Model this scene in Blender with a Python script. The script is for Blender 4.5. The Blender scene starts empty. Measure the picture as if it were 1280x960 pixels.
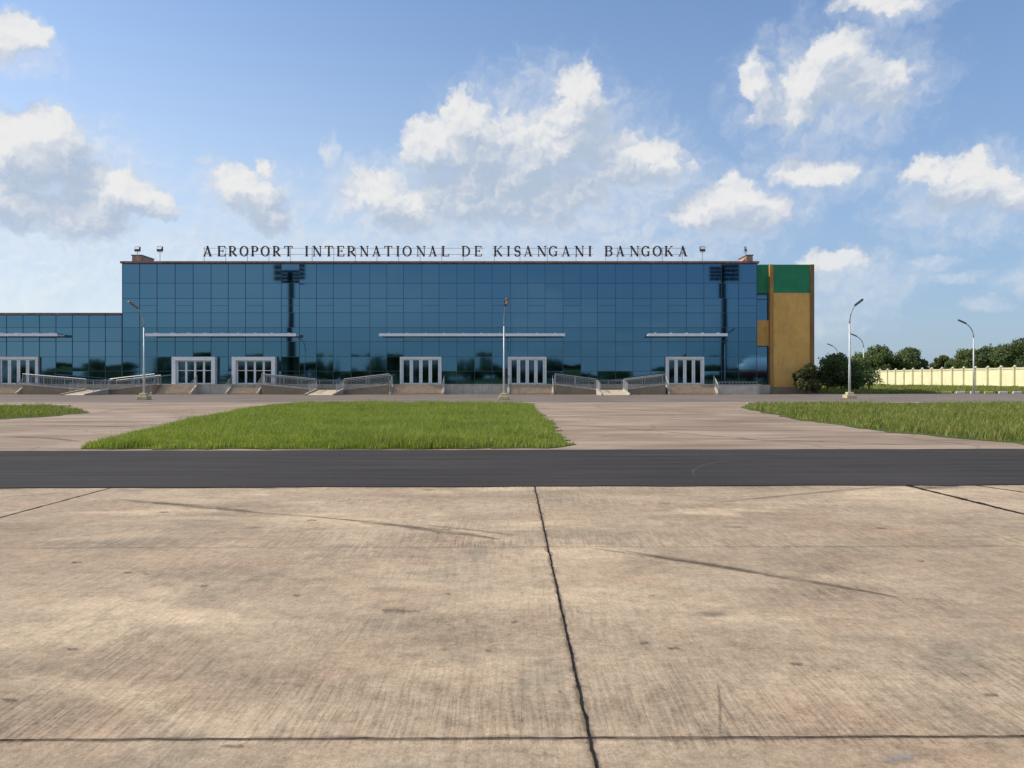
import bpy, bmesh, math, random
import numpy as np
from mathutils import Vector, Matrix

random.seed(7)
RNG = np.random.default_rng(11)
S = bpy.context.scene
C = S.collection
R = math.radians
F = 970.0          # focal length of the photograph, in its own pixels
EYE = 1.6          # eye height, metres


def gx(px, y):     # metres right of the camera at depth y
    return (px - 640.0) / F * y


def gz(py, y):     # metres above ground at depth y
    return EYE + (474.0 - py) / F * y


# ---------------------------------------------------------------- node helpers
class NT:
    def __init__(self, tree):
        self.t = tree
        self.n = tree.nodes
        self.l = tree.links

    def put(self, sock, v):
        if v is None:
            return
        if isinstance(v, bpy.types.NodeSocket):
            self.l.new(v, sock)
        else:
            sock.default_value = v

    def math(self, op, a, b=None, c=None, clamp=False):
        m = self.n.new('ShaderNodeMath')
        m.operation = op
        m.use_clamp = clamp
        for i, v in enumerate((a, b, c)):
            self.put(m.inputs[i], v)
        return m.outputs[0]

    def vmath(self, op, a, b=None):
        m = self.n.new('ShaderNodeVectorMath')
        m.operation = op
        self.put(m.inputs[0], a)
        self.put(m.inputs[1], b)
        return m.outputs['Value' if op in ('LENGTH', 'DOT_PRODUCT') else 'Vector']

    def xyz(self, x, y, z=0.0):
        m = self.n.new('ShaderNodeCombineXYZ')
        for i, v in enumerate((x, y, z)):
            self.put(m.inputs[i], v)
        return m.outputs[0]

    def sep(self, v):
        m = self.n.new('ShaderNodeSeparateXYZ')
        self.put(m.inputs[0], v)
        return m.outputs

    def noise(self, vec, scale, detail=4.0, rough=0.55, dist=0.0, col=False):
        m = self.n.new('ShaderNodeTexNoise')
        self.put(m.inputs['Vector'], vec)
        m.inputs['Scale'].default_value = scale
        m.inputs['Detail'].default_value = detail
        m.inputs['Roughness'].default_value = rough
        m.inputs['Distortion'].default_value = dist
        return m.outputs['Color' if col else 'Fac']

    def voro(self, vec, scale, feature='F1', rand=1.0):
        m = self.n.new('ShaderNodeTexVoronoi')
        m.feature = feature
        self.put(m.inputs['Vector'], vec)
        m.inputs['Scale'].default_value = scale
        m.inputs['Randomness'].default_value = rand
        return m.outputs

    def ramp(self, v, lo, hi, a=0.0, b=1.0, smooth=True):
        m = self.n.new('ShaderNodeMapRange')
        if smooth:
            m.interpolation_type = 'SMOOTHSTEP'
        self.put(m.inputs[0], v)
        for i, q in enumerate((lo, hi, a, b)):
            self.put(m.inputs[1 + i], q)
        return m.outputs[0]

    def mix(self, fac, a, b, blend='MIX'):
        m = self.n.new('ShaderNodeMix')
        m.data_type = 'RGBA'
        m.blend_type = blend
        self.put(m.inputs[0], fac)
        for i, v in ((6, a), (7, b)):
            if isinstance(v, tuple) and len(v) == 3:
                v = (*v, 1.0)
            self.put(m.inputs[i], v)
        return m.outputs[2]

    def coord(self, which='Object'):
        return self.n.new('ShaderNodeTexCoord').outputs[which]

    def map(self, vec, scale=(1, 1, 1), rot=0.0):
        m = self.n.new('ShaderNodeMapping')
        self.put(m.inputs[0], vec)
        m.inputs['Scale'].default_value = scale
        m.inputs['Rotation'].default_value = (0, 0, rot)
        return m.outputs[0]

    def bump(self, h, strength=0.3, dist=0.02):
        m = self.n.new('ShaderNodeBump')
        m.inputs['Strength'].default_value = strength
        m.inputs['Distance'].default_value = dist
        self.put(m.inputs['Height'], h)
        return m.outputs[0]


def new_mat(name):
    m = bpy.data.materials.new(name)
    m.use_nodes = True
    nt = NT(m.node_tree)
    return m, nt, m.node_tree.nodes['Principled BSDF']


def paint(name, col, rough=0.6, var=0.12, scale=2.0, metal=0.0, bump=0.0, spec=0.5, dirt=None, streak=0.0):
    """plain real-world surface: base colour, broken up by noise, optional vertical dirt runs"""
    m, nt, b = new_mat(name)
    p = nt.coord('Object')
    n = nt.noise(p, scale, 6.0, 0.6)
    lo = tuple(c * (1 - var) for c in col)
    hi = tuple(min(1, c * (1 + var)) for c in col)
    c = nt.mix(nt.ramp(n, 0.3, 0.7), lo, hi)
    if dirt:
        d = nt.noise(nt.map(p, (3.0, 3.0, 0.35)), 1.4, 5.0, 0.65)
        c = nt.mix(nt.ramp(d, 0.5, 0.75, 0.0, streak), c, dirt)
    nt.put(b.inputs['Base Color'], c)
    b.inputs['Roughness'].default_value = rough
    b.inputs['Metallic'].default_value = metal
    b.inputs['Specular IOR Level'].default_value = spec
    if bump:
        nt.put(b.inputs['Normal'], nt.bump(nt.noise(p, 40.0, 4.0), bump, 0.01))
    return m


# ---------------------------------------------------------------- mesh helpers
def link_mesh(name, me, mat, parent=None, smooth=False):
    o = bpy.data.objects.new(name, me)
    C.objects.link(o)
    if mat:
        for mm in (mat if isinstance(mat, (list, tuple)) else [mat]):
            me.materials.append(mm)
    if parent:
        o.parent = parent
        o.matrix_parent_inverse = Matrix.Translation(-parent.location) if parent.location.length else Matrix()
    if smooth:
        me.polygons.foreach_set('use_smooth', np.ones(len(me.polygons), bool))
    return o


def obj(name, bm, mat, parent=None, smooth=False):
    me = bpy.data.meshes.new(name)
    bmesh.ops.recalc_face_normals(bm, faces=bm.faces)
    bm.to_mesh(me)
    bm.free()
    return link_mesh(name, me, mat, parent, smooth)


def raw(name, verts, faces, mat, parent=None, smooth=False):
    me = bpy.data.meshes.new(name)
    me.from_pydata(verts, [], faces)
    me.update()
    return link_mesh(name, me, mat, parent, smooth)


def thing(name, label, cat, loc=(0, 0, 0), group=None):
    o = bpy.data.objects.new(name, None)
    C.objects.link(o)
    o.location = loc
    o.empty_display_size = 0.3
    return tag(o, label, cat, group)


def tag(o, label, cat, group=None):
    o['label'] = label
    o['category'] = cat
    if group:
        o['group'] = group
    return o


def kind(o, k):
    o['kind'] = k
    return o


def box(bm, x0, x1, y0, y1, z0, z1):
    v = [bm.verts.new(p) for p in ((x0, y0, z0), (x1, y0, z0), (x1, y1, z0), (x0, y1, z0),
                                   (x0, y0, z1), (x1, y0, z1), (x1, y1, z1), (x0, y1, z1))]
    for f in ((0, 3, 2, 1), (4, 5, 6, 7), (0, 1, 5, 4), (1, 2, 6, 5), (2, 3, 7, 6), (3, 0, 4, 7)):
        bm.faces.new([v[i] for i in f])


def prism(bm, poly, y0, y1):
    """polygon given as (x, z), extruded along y"""
    a = [bm.verts.new((p[0], y0, p[1])) for p in poly]
    b = [bm.verts.new((p[0], y1, p[1])) for p in poly]
    n = len(poly)
    bm.faces.new(a)
    bm.faces.new(b[::-1])
    for i in range(n):
        j = (i + 1) % n
        bm.faces.new((a[i], b[i], b[j], a[j]))


def prism_x(bm, poly, x0, x1):
    """polygon given as (y, z), extruded along x"""
    a = [bm.verts.new((x0, p[0], p[1])) for p in poly]
    b = [bm.verts.new((x1, p[0], p[1])) for p in poly]
    n = len(poly)
    bm.faces.new(a[::-1])
    bm.faces.new(b)
    for i in range(n):
        j = (i + 1) % n
        bm.faces.new((a[i], a[j], b[j], b[i]))


def tube(bm, pts, rads, seg=8, cap=True):
    pts = [Vector(p) for p in pts]
    rings = []
    for i, p in enumerate(pts):
        d = (pts[min(i + 1, len(pts) - 1)] - pts[max(i - 1, 0)]).normalized()
        u = d.cross(Vector((0, 0, 1))) if abs(d.z) < 0.95 else d.cross(Vector((0, 1, 0)))
        u.normalize()
        w = d.cross(u)
        r = rads[i] if isinstance(rads, (list, tuple)) else rads
        rings.append([bm.verts.new(p + (u * math.cos(2 * math.pi * k / seg) + w * math.sin(2 * math.pi * k / seg)) * r) for k in range(seg)])
    for a, b in zip(rings, rings[1:]):
        for k in range(seg):
            bm.faces.new((a[k], a[(k + 1) % seg], b[(k + 1) % seg], b[k]))
    if cap:
        bm.faces.new(rings[0][::-1])
        bm.faces.new(rings[-1])


def bar(bm, p, q, w):
    """square bar between two points"""
    tube(bm, [p, q], w * 0.7071, 4)


# ---------------------------------------------------------------- world, sun, camera
SUN_EL, SUN_AZ = R(44), R(-86)        # azimuth from +Y towards +X: the sun stands on the left, grazing the facade
sun_dir = Vector((math.sin(SUN_AZ) * math.cos(SUN_EL), math.cos(SUN_AZ) * math.cos(SUN_EL), math.sin(SUN_EL)))
W = bpy.data.worlds.new("World")
S.world = W
W.use_nodes = True
wt = NT(W.node_tree)
bg = W.node_tree.nodes['Background']
SKY_STRENGTH = 0.1
SKY_TINT = (1.27, 1.40, 1.52)
sky = wt.n.new('ShaderNodeTexSky')
sky.sky_type = 'NISHITA'
sky.sun_disc = False
sky.sun_elevation = SUN_EL
sky.sun_rotation = SUN_AZ
sky.altitude = 400
sky.air_density = 1.0
sky.dust_density = 1.0
sky.ozone_density = 1.5

# cumulus: soft lobes at fixed compass directions, broken up by noise
CLOUDS = [  # px, py, rx, ry, weight (photo pixels turned into azimuth/elevation below); under 0.75 a thin veil
    (26, 36, 34, 22, .95), (-6, 48, 40, 24, .8), (10, 66, 60, 24, .6),
    (52, 158, 44, 26, 1.0), (12, 180, 40, 36, 1.0), (60, 196, 48, 40, .9), (-10, 240, 56, 34, .95), (30, 262, 50, 22, .8),
    (140, 240, 66, 28, 1.0), (190, 256, 30, 16, .8), (110, 268, 60, 28, .85), (120, 290, 110, 40, .7), (60, 320, 170, 50, .7), (90, 225, 110, 70, .6), (40, 320, 220, 70, .74), (20, 255, 70, 22, .85),
    (300, 228, 30, 20, .85), (330, 215, 12, 14, .76), (318, 246, 34, 20, .85), (335, 268, 24, 22, .76), (352, 285, 48, 22, .6), (310, 250, 70, 40, .5),
    (412, 190, 10, 18, .72), (438, 206, 10, 12, .6), (257, 200, 12, 6, .6),
    (540, 178, 34, 30, 1.0), (588, 180, 46, 48, 1.0), (572, 140, 18, 22, .95), (640, 196, 44, 44, 1.0), (724, 116, 28, 28, 1.0), (722, 145, 34, 30, .95),
    (690, 185, 46, 34, .85), (800, 202, 56, 24, 1.0), (765, 190, 36, 24, .85), (590, 238, 60, 34, .85), (700, 236, 50, 26, .8), (660, 260, 60, 22, .76),
    (470, 240, 36, 22, .78), (510, 262, 40, 26, .78), (830, 220, 40, 18, .7),
    (500, 255, 100, 50, .7), (590, 262, 130, 56, .74), (700, 275, 160, 52, .74), (760, 225, 110, 54, .7), (600, 300, 240, 34, .7), (680, 170, 110, 70, .6),
    (905, 258, 54, 28, 1.0), (948, 268, 34, 22, .95), (872, 264, 34, 20, .9), (910, 235, 20, 14, .8), (910, 266, 90, 44, .55),
    (1046, 66, 38, 28, 1.0), (1084, 100, 44, 28, 1.0), (1020, 104, 42, 30, 1.0), (985, 142, 40, 18, .9), (946, 100, 16, 26, .8), (1108, 126, 30, 14, .8), (962, 130, 20, 18, .76), (1040, 110, 110, 66, .55),
    (1018, 216, 48, 17, .9), (1000, 210, 24, 13, .8), (1020, 220, 70, 30, .5),
    (1158, 214, 30, 20, .95), (1208, 206, 24, 16, .9), (1230, 236, 46, 24, 1.0), (1275, 246, 40, 22, .95), (1200, 240, 40, 20, .78), (1215, 245, 110, 50, .55), (1150, 250, 40, 24, .5),
    (1044, 324, 36, 14, .9), (1070, 352, 70, 36, .68), (1126, 6, 36, 9, .8), (1100, -8, 50, 14, .8), (1128, 8, 60, 20, .5), (1140, 78, 16, 10, .5),
    (1200, 348, 30, 8, .72), (1238, 379, 28, 8, .7), (1150, 330, 40, 10, .6), (1300, 345, 50, 20, .6),
    (30, 365, 170, 40, .66), (240, 305, 90, 28, .66), (1000, 390, 90, 26, .5), (430, 310, 120, 26, .62), (780, 318, 140, 20, .6),
]


def blob_params():
    k = math.degrees(1 / F)
    out = []
    for px, py, rx, ry, w in CLOUDS:
        az = math.degrees(math.atan2(px - 640, F))
        el = math.degrees(math.atan2(474 - py, math.hypot(F, px - 640)))
        out.append((az, el, rx * k * math.cos(R(az)) ** 2 * 1.2, ry * k * math.cos(R(az)) * 1.2, w))
    return out


def sector(t, P, blobs, skyc, EL):
    """clouds of one sector of the sky: billowing lobes, lit from the side of the sun, over thin veils"""
    def mass(q, bl):
        tot = None
        for az, el, ra, re, w in bl:
            m = t.n.new('ShaderNodeVectorMath')
            m.operation = 'MULTIPLY_ADD'
            t.put(m.inputs[0], q)
            m.inputs[1].default_value = (1 / ra, 1 / re, 0)
            m.inputs[2].default_value = (-az / ra, -el / re, 0)
            d = t.vmath('DOT_PRODUCT', m.outputs[0], m.outputs[0])
            v = t.math('MULTIPLY_ADD', d, -w, w)
            tot = v if tot is None else t.math('SMOOTH_MAX', tot, v, 0.14)
        return t.math('MAXIMUM', tot, -0.6) if tot is not None else None

    def detail(q):
        fb = t.noise(q, 0.55, 9.0, 0.60)
        bil = t.voro(q, 0.72, 'SMOOTH_F1')['Distance']
        bil2 = t.voro(q, 2.0, 'SMOOTH_F1')['Distance']
        puff = t.math('SUBTRACT', 0.62, t.math('MULTIPLY_ADD', bil, 0.60, t.math('MULTIPLY', bil2, 0.34)))
        return t.math('MULTIPLY_ADD', t.math('SUBTRACT', fb, 0.5), 1.55, t.math('MULTIPLY', puff, 0.85))

    big = [b for b in blobs if b[4] >= 0.75]
    veil = [b for b in blobs if b[4] < 0.75]
    wob = t.vmath('SUBTRACT', t.noise(P, 0.33, 3.0, 0.6, col=True), (0.5, 0.5, 0.5))
    wob2 = t.vmath('SUBTRACT', t.noise(P, 1.4, 4.0, 0.65, col=True), (0.5, 0.5, 0.5))
    q = t.vmath('ADD', P, t.vmath('ADD', t.vmath('MULTIPLY', wob, (2.6, 1.8, 0.0)), t.vmath('MULTIPLY', wob2, (1.2, 1.1, 0.0))))
    n0 = detail(q)
    n1 = detail(t.vmath('ADD', q, (-0.28, 0.40, 0.0)))
    emb = t.math('SUBTRACT', n0, n1)
    low = t.ramp(EL, 1.0, 14.0, 0.62, 1.0)
    out = skyc
    if veil:
        mv = mass(q, veil)
        av = t.ramp(t.math('MULTIPLY_ADD', n0, 0.8, mv), -0.25, 0.95)
        av = t.math('MULTIPLY', t.math('MULTIPLY', av, CL_VEIL), low)
        out = t.mix(av, out, t.mix(t.ramp(emb, -0.5, 0.6), (4.9, 5.7, 6.9), (7.2, 7.2, 7.3)))
    if big:
        m0 = mass(q, big)
        m2 = mass(t.vmath('ADD', q, (-1.0, 2.2, 0.0)), big)
        d0 = t.math('ADD', t.math('MULTIPLY_ADD', m0, 1.05, 0.02), n0)
        a = t.math('MULTIPLY', t.ramp(d0, -0.04, 0.78), t.math('MULTIPLY', low, 0.96))
        lit = t.math('MULTIPLY_ADD', emb, 1.05, t.math('MULTIPLY', t.math('SUBTRACT', m0, m2), 0.72))
        lit = t.math('ADD', lit, t.math('MULTIPLY', n0, 0.20))
        shade = t.ramp(lit, CL_S0, CL_S1)
        out = t.mix(a, out, t.mix(shade, CL_DARK, CL_LIT))
    return out


CL_VEIL = 0.62
CL_S0, CL_S1 = -0.32, 1.15
CL_DARK, CL_LIT = (3.9, 4.7, 5.9), (7.4, 7.35, 7.3)
dirv = wt.coord('Generated')
dx, dy, dz = wt.sep(wt.vmath('NORMALIZE', dirv))
AZ = wt.math('MULTIPLY', wt.math('ARCTAN2', dx, dy), 180 / math.pi)
EL = wt.math('MULTIPLY', wt.math('ARCSINE', dz), 180 / math.pi)
P = wt.xyz(AZ, EL, 0.0)
hz = wt.math('MULTIPLY', wt.ramp(EL, -3.0, 32.0, 1.0, 0.0), 0.75)
skyc = wt.mix(hz, wt.mix(1.0, sky.outputs[0], SKY_TINT, 'MULTIPLY'), wt.mix(wt.ramp(dx, -0.65, 0.6), (6.4, 7.0, 7.4), (2.3, 3.2, 4.7)))
# thin high cloud over the far side of the sky, behind the camera (seen in the glass)
bk = wt.math('MULTIPLY', wt.ramp(dy, 0.0, -0.25), wt.ramp(wt.noise(wt.xyz(wt.math('MULTIPLY', AZ, 0.6), EL), 0.11, 5.0, 0.6, 0.4), 0.42, 0.70, 0.0, 0.55))
skyc = wt.mix(bk, skyc, (7.6, 7.8, 8.2))
wt.put(bg.inputs[0], skyc)
bg.inputs[1].default_value = SKY_STRENGTH
shader = bg.outputs[0]
EDGES = [-48, -30, -21, -12, -3, 6, 15, 24, 48]
BL = blob_params()
inband = wt.math('MULTIPLY', wt.math('GREATER_THAN', EL, -0.5), wt.math('LESS_THAN', EL, 34.0))
for e0, e1 in zip(EDGES, EDGES[1:]):
    sub = [b for b in BL if b[0] + 1.35 * b[2] + 3.2 > e0 and b[0] - 1.35 * b[2] - 3.2 < e1]
    g = wt.n.new('ShaderNodeBackground')
    wt.put(g.inputs[0], sector(wt, P, sub, skyc, EL))
    g.inputs[1].default_value = SKY_STRENGTH
    mk = wt.math('MULTIPLY', inband, wt.math('MULTIPLY', wt.math('GREATER_THAN', AZ, e0), wt.math('LESS_THAN', AZ, e1 + 1e-4)))
    mx = wt.n.new('ShaderNodeMixShader')
    wt.put(mx.inputs[0], mk)
    wt.l.new(shader, mx.inputs[1])
    wt.l.new(g.outputs[0], mx.inputs[2])
    shader = mx.outputs[0]
wt.l.new(shader, W.node_tree.nodes['World Output'].inputs[0])
W.cycles.sampling_method = 'MANUAL'
W.cycles.sample_map_resolution = 512

sl = bpy.data.lights.new('sun', 'SUN')
sl.energy = 3.6
sl.angle = R(0.5)
sl.color = (1.0, 0.93, 0.82)
so = bpy.data.objects.new('sun', sl)
C.objects.link(so)
so.rotation_euler = (-sun_dir).to_track_quat('-Z', 'Y').to_euler()
so.location = (-60, 0, 60)

cam = bpy.data.cameras.new('camera')
cam.sensor_width = 36.0
cam.lens = F / 1280 * 36.0
cam.shift_y = -6 / 1280
cam.clip_start = 0.1
cam.clip_end = 9000
co = bpy.data.objects.new('camera', cam)
C.objects.link(co)
co.location = (0, 0, EYE)
co.rotation_euler = (R(90), 0, 0)
S.camera = co

S.view_settings.view_transform = 'Standard'
S.view_settings.look = 'None'
S.view_settings.gamma = 1
S.view_settings.exposure = 0.2
S.render.engine = 'CYCLES'
S.cycles.use_denoising = True
S.cycles.sample_clamp_indirect = 4.0
S.cycles.max_bounces = 6
S.cycles.transparent_max_bounces = 6
S.cycles.caustics_reflective = False
S.cycles.caustics_refractive = False

# ---------------------------------------------------------------- ground materials
def mat_apron():
    m, nt, b = new_mat('apron_concrete')
    p = nt.coord('Object')
    big = nt.noise(p, 0.22, 6.0, 0.62, 0.6)
    mid = nt.noise(nt.map(p, (0.55, 1.0, 1)), 1.1, 7.0, 0.65, 0.4)
    broom = nt.noise(nt.map(p, (26.0, 1.8, 1)), 1.0, 5.0, 0.75)
    iso = nt.noise(p, 7.0, 7.0, 0.72)
    broom2 = nt.noise(nt.map(p, (60.0, 6.0, 1), 0.10), 1.0, 4.0, 0.7)
    cross = nt.noise(nt.map(p, (6.0, 8.0, 1)), 1.0, 7.0, 0.75)
    grit = nt.ramp(nt.noise(p, 55.0, 4.0, 0.8), 0.34, 0.66, smooth=False)
    dash = nt.ramp(nt.noise(nt.map(p, (19.0, 24.0, 1)), 1.0, 6.0, 0.8), 0.36, 0.64, smooth=False)
    patch = nt.ramp(nt.noise(p, 0.55, 4.0, 0.55), 0.46, 0.66)
    c = nt.mix(nt.ramp(big, 0.3, 0.7), (0.33, 0.243, 0.155), (0.49, 0.365, 0.24))
    pink = nt.ramp(nt.noise(p, 0.9, 4.0, 0.6, 0.5), 0.48, 0.68, 0.0, 0.42)
    c = nt.mix(pink, c, (0.455, 0.30, 0.19))
    grey = nt.ramp(nt.noise(nt.map(p, (1, 1, 1), 1.0), 0.7, 5.0, 0.65, 0.8), 0.53, 0.72, 0.0, 0.6)
    c = nt.mix(grey, c, (0.235, 0.205, 0.142))
    sand = nt.ramp(nt.noise(nt.map(p, (0.45, 0.9, 1), 0.2), 0.8, 5.0, 0.55, 0.5), 0.54, 0.66, 0.0, 0.7)
    c = nt.mix(sand, c, (0.60, 0.45, 0.285))
    br = nt.math('ADD', nt.math('MULTIPLY', broom, 0.6), nt.math('MULTIPLY', broom2, 0.4))
    k = nt.math('MULTIPLY', nt.math('SUBTRACT', br, 0.5), nt.math('ADD', 0.6, nt.math('MULTIPLY', patch, 0.9)))
    k = nt.math('ADD', k, nt.math('MULTIPLY', nt.math('SUBTRACT', mid, 0.5), 0.95))
    k = nt.math('ADD', k, nt.math('MULTIPLY', nt.math('SUBTRACT', cross, 0.5), 0.45))
    k = nt.math('ADD', k, nt.math('MULTIPLY', nt.math('SUBTRACT', grit, 0.5), 0.34))
    k = nt.math('MULTIPLY_ADD', nt.math('SUBTRACT', dash, 0.5), 0.24, k)
    k = nt.math('ADD', k, nt.math('MULTIPLY', nt.math('SUBTRACT', iso, 0.5), 0.8))
    # broom grooves, deepest where each slab was finished last, beside its near joint
    px_, py_, _ = nt.sep(p)
    slab = nt.math('FRACT', nt.math('MULTIPLY', nt.math('SUBTRACT', py_, 3.42), 1 / 3.98))
    gz_ = nt.math('MAXIMUM', nt.ramp(nt.math('ADD', slab, nt.math('MULTIPLY', nt.noise(p, 0.8, 4.0), 0.5)), 0.30, 0.62, 1.0, 0.0),
                  nt.ramp(nt.noise(p, 0.8, 3.0, 0.5, 0.6), 0.52, 0.66, 0.0, 0.85))
    gv = nt.map(nt.vmath('ADD', p, nt.vmath('MULTIPLY', nt.noise(p, 1.2, 2.0, col=True), (0.05, 0, 0))), (52.0, 1.6, 1), 0.004)
    groove = nt.ramp(nt.noise(gv, 1.0, 3.0, 0.65), 0.40, 0.56, -0.8, 0.25)
    k = nt.math('MULTIPLY_ADD', nt.math('MULTIPLY', groove, gz_), 0.20, k)
    k = nt.math('MULTIPLY_ADD', k, 1.22, 1.06)
    c = nt.mix(1.0, c, nt.xyz(k, k, k), 'MULTIPLY')
    # oil spots and pits
    vs = nt.voro(nt.map(p, (0.5, 1.0, 1)), 1.1)
    spot = nt.math('MULTIPLY', nt.ramp(vs['Distance'], 0.02, 0.12, 1.0, 0.0), nt.ramp(nt.noise(p, 3.0, 3.0), 0.42, 0.52))
    c = nt.mix(nt.math('MULTIPLY', spot, 0.7), c, (0.10, 0.08, 0.065))
    blot = nt.ramp(nt.noise(nt.map(p, (0.8, 1.4, 1)), 2.3, 6.0, 0.7), 0.66, 0.78, 0.0, 0.55)
    c = nt.mix(blot, c, (0.14, 0.115, 0.095))
    nt.put(b.inputs['Base Color'], c)
    b.inputs['Roughness'].default_value = 0.85
    b.inputs['Specular IOR Level'].default_value = 0.25
    h = nt.math('ADD', nt.math('MULTIPLY', br, 0.7), nt.math('MULTIPLY', grit, 0.5))
    nt.put(b.inputs['Normal'], nt.bump(h, 0.45, 0.012))
    return m


def mat_asphalt(name, col, streak=(0.25, 5.0), hi=1.35, rough=0.8):
    m, nt, b = new_mat(name)
    p = nt.coord('Object')
    a = nt.noise(nt.map(p, (streak[0], streak[1], 1)), 1.0, 6.0, 0.6, 0.3)
    g = nt.noise(p, 45.0, 4.0, 0.7)
    big = nt.noise(p, 0.25, 4.0, 0.6)
    lo = tuple(c * 0.78 for c in col)
    hc = tuple(c * hi for c in col)
    c = nt.mix(nt.ramp(a, 0.3, 0.72), lo, hc)
    c = nt.mix(nt.ramp(big, 0.35, 0.7, 0.0, 0.35), c, tuple(x * 1.5 for x in col))
    k = nt.math('ADD', 0.7, nt.math('MULTIPLY', g, 0.6))
    c = nt.mix(1.0, c, nt.xyz(k, k, k), 'MULTIPLY')
    nt.put(b.inputs['Base Color'], c)
    b.inputs['Roughness'].default_value = rough
    b.inputs['Specular IOR Level'].default_value = 0.12
    nt.put(b.inputs['Normal'], nt.bump(g, 0.4, 0.01))
    return m


def mat_taxilane():
    m, nt, b = new_mat('old_pink_apron')
    p = nt.coord('Object')
    big = nt.noise(nt.map(p, (0.16, 0.5, 1)), 1.0, 7.0, 0.62, 0.5)
    mid = nt.noise(nt.map(p, (0.35, 1.4, 1)), 1.0, 7.0, 0.7, 0.5)
    c = nt.mix(nt.ramp(big, 0.32, 0.68), (0.255, 0.182, 0.122), (0.425, 0.315, 0.222))
    pale = nt.ramp(nt.noise(nt.map(p, (0.3, 0.5, 1)), 0.8, 5.0, 0.6), 0.55, 0.72, 0.0, 0.7)
    c = nt.mix(pale, c, (0.47, 0.36, 0.29))
    dark = nt.ramp(nt.noise(nt.map(p, (0.12, 1.3, 1), 0.12), 1.0, 6.0, 0.65, 0.3), 0.55, 0.7, 0.0, 0.65)
    c = nt.mix(dark, c, (0.13, 0.10, 0.085))
    k = nt.math('ADD', 0.62, nt.math('MULTIPLY', mid, 0.75))
    c = nt.mix(1.0, c, nt.xyz(k, k, k), 'MULTIPLY')
    crack = nt.voro(nt.vmath('ADD', p, nt.vmath('MULTIPLY', nt.noise(p, 0.6, 4.0, col=True), (1.5, 1.5, 0))), 0.16, 'DISTANCE_TO_EDGE')['Distance']
    c = nt.mix(nt.ramp(crack, 0.0, 0.012, 0.28, 0.0), c, (0.07, 0.055, 0.045))
    nt.put(b.inputs['Base Color'], c)
    b.inputs['Roughness'].default_value = 0.88
    b.inputs['Specular IOR Level'].default_value = 0.2
    return m


def mat_soil():
    m, nt, b = new_mat('soil_and_turf')
    p = nt.coord('Object')
    n = nt.noise(p, 0.5, 8.0, 0.65)
    c = nt.mix(nt.ramp(n, 0.35, 0.65), (0.055, 0.085, 0.018), (0.115, 0.14, 0.04))
    c = nt.mix(nt.ramp(nt.noise(p, 2.5, 6.0, 0.7), 0.5, 0.75, 0, 0.5), c, (0.12, 0.10, 0.055))
    nt.put(b.inputs['Base Color'], c)
    b.inputs['Roughness'].default_value = 0.95
    b.inputs['Specular IOR Level'].default_value = 0.1
    return m


def mat_leaf(name, lo, hi, dry=None, dry_amt=0.1, transl=0.3, patch_scale=0.35):
    m, nt, b = new_mat(name)
    geo = nt.n.new('ShaderNodeNewGeometry')
    p = nt.coord('Object')
    r = geo.outputs['Random Per Island']
    n = nt.noise(p, patch_scale, 4.0, 0.6)
    f = nt.math('ADD', nt.math('MULTIPLY', r, 0.55), nt.math('MULTIPLY', nt.ramp(n, 0.3, 0.7), 0.45))
    c = nt.mix(f, lo, hi)
    if dry:
        w = nt.noise(nt.vmath('ADD', nt.xyz(nt.math('MULTIPLY', r, 37.0), 0.0, 0.0), p), 3.1, 1.0)
        c = nt.mix(nt.ramp(w, 0.62 - dry_amt, 0.66, 0.0, 0.8), c, dry)
    nt.put(b.inputs['Base Color'], c)
    b.inputs['Roughness'].default_value = 0.55
    b.inputs['Specular IOR Level'].default_value = 0.25
    tr = nt.n.new('ShaderNodeBsdfTranslucent')
    nt.put(tr.inputs[0], nt.mix(1.0, c, (1.2, 1.35, 0.6), 'MULTIPLY'))
    mx = nt.n.new('ShaderNodeMixShader')
    mx.inputs[0].default_value = transl
    nt.l.new(b.outputs[0], mx.inputs[1])
    nt.l.new(tr.outputs[0], mx.inputs[2])
    nt.l.new(mx.outputs[0], m.node_tree.nodes['Material Output'].inputs[0])
    return m


M_APRON = mat_apron()
M_STRIP = mat_asphalt('new_asphalt', (0.050, 0.044, 0.039), rough=0.95)
M_ROAD = mat_asphalt('worn_asphalt', (0.20, 0.16, 0.13), (0.10, 0.9), 1.25)
M_LANE = mat_taxilane()
M_SOIL = mat_soil()
M_GRASS = mat_leaf('grass_blade', (0.145, 0.20, 0.026), (0.36, 0.40, 0.08), (0.42, 0.36, 0.16), 0.09, 0.42)
M_GRASS2 = mat_leaf('rank_grass_blade', (0.13, 0.175, 0.025), (0.33, 0.36, 0.075), (0.36, 0.25, 0.13), 0.13, 0.3)


def sheet(name, poly, z, mat, k='structure'):
    o = raw(name, [(x, y, z) for x, y in poly], [tuple(range(len(poly)))], mat)
    if k:
        kind(o, k)
    return o


# ground reaching the horizon, then the paved sheets, each a little above the one below
sheet('ground', [(-4500, -4500), (4500, -4500), (4500, 4500), (-4500, 4500)], -0.012, M_SOIL)
sl0 = math.tan(R(1.35))
sn, sf = 11.58, 17.55                         # near and far edge of the asphalt strip at x = 0
sheet('apron', [(-170, -17), (170, -17), (170, sn + 170 * sl0 + 0.1), (-170, sn - 170 * sl0 + 0.1)], -0.008, M_APRON)
sheet('old_apron', [(-170, sf - 170 * sl0 - 0.1), (170, sf + 170 * sl0 - 0.1), (170, 54.2), (-170, 54.2)], -0.004, M_LANE)


def wavy(x0, x1, n, f):
    xs = np.linspace(x0, x1, n)
    return [(float(x), f(float(x))) for x in xs]


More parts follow.
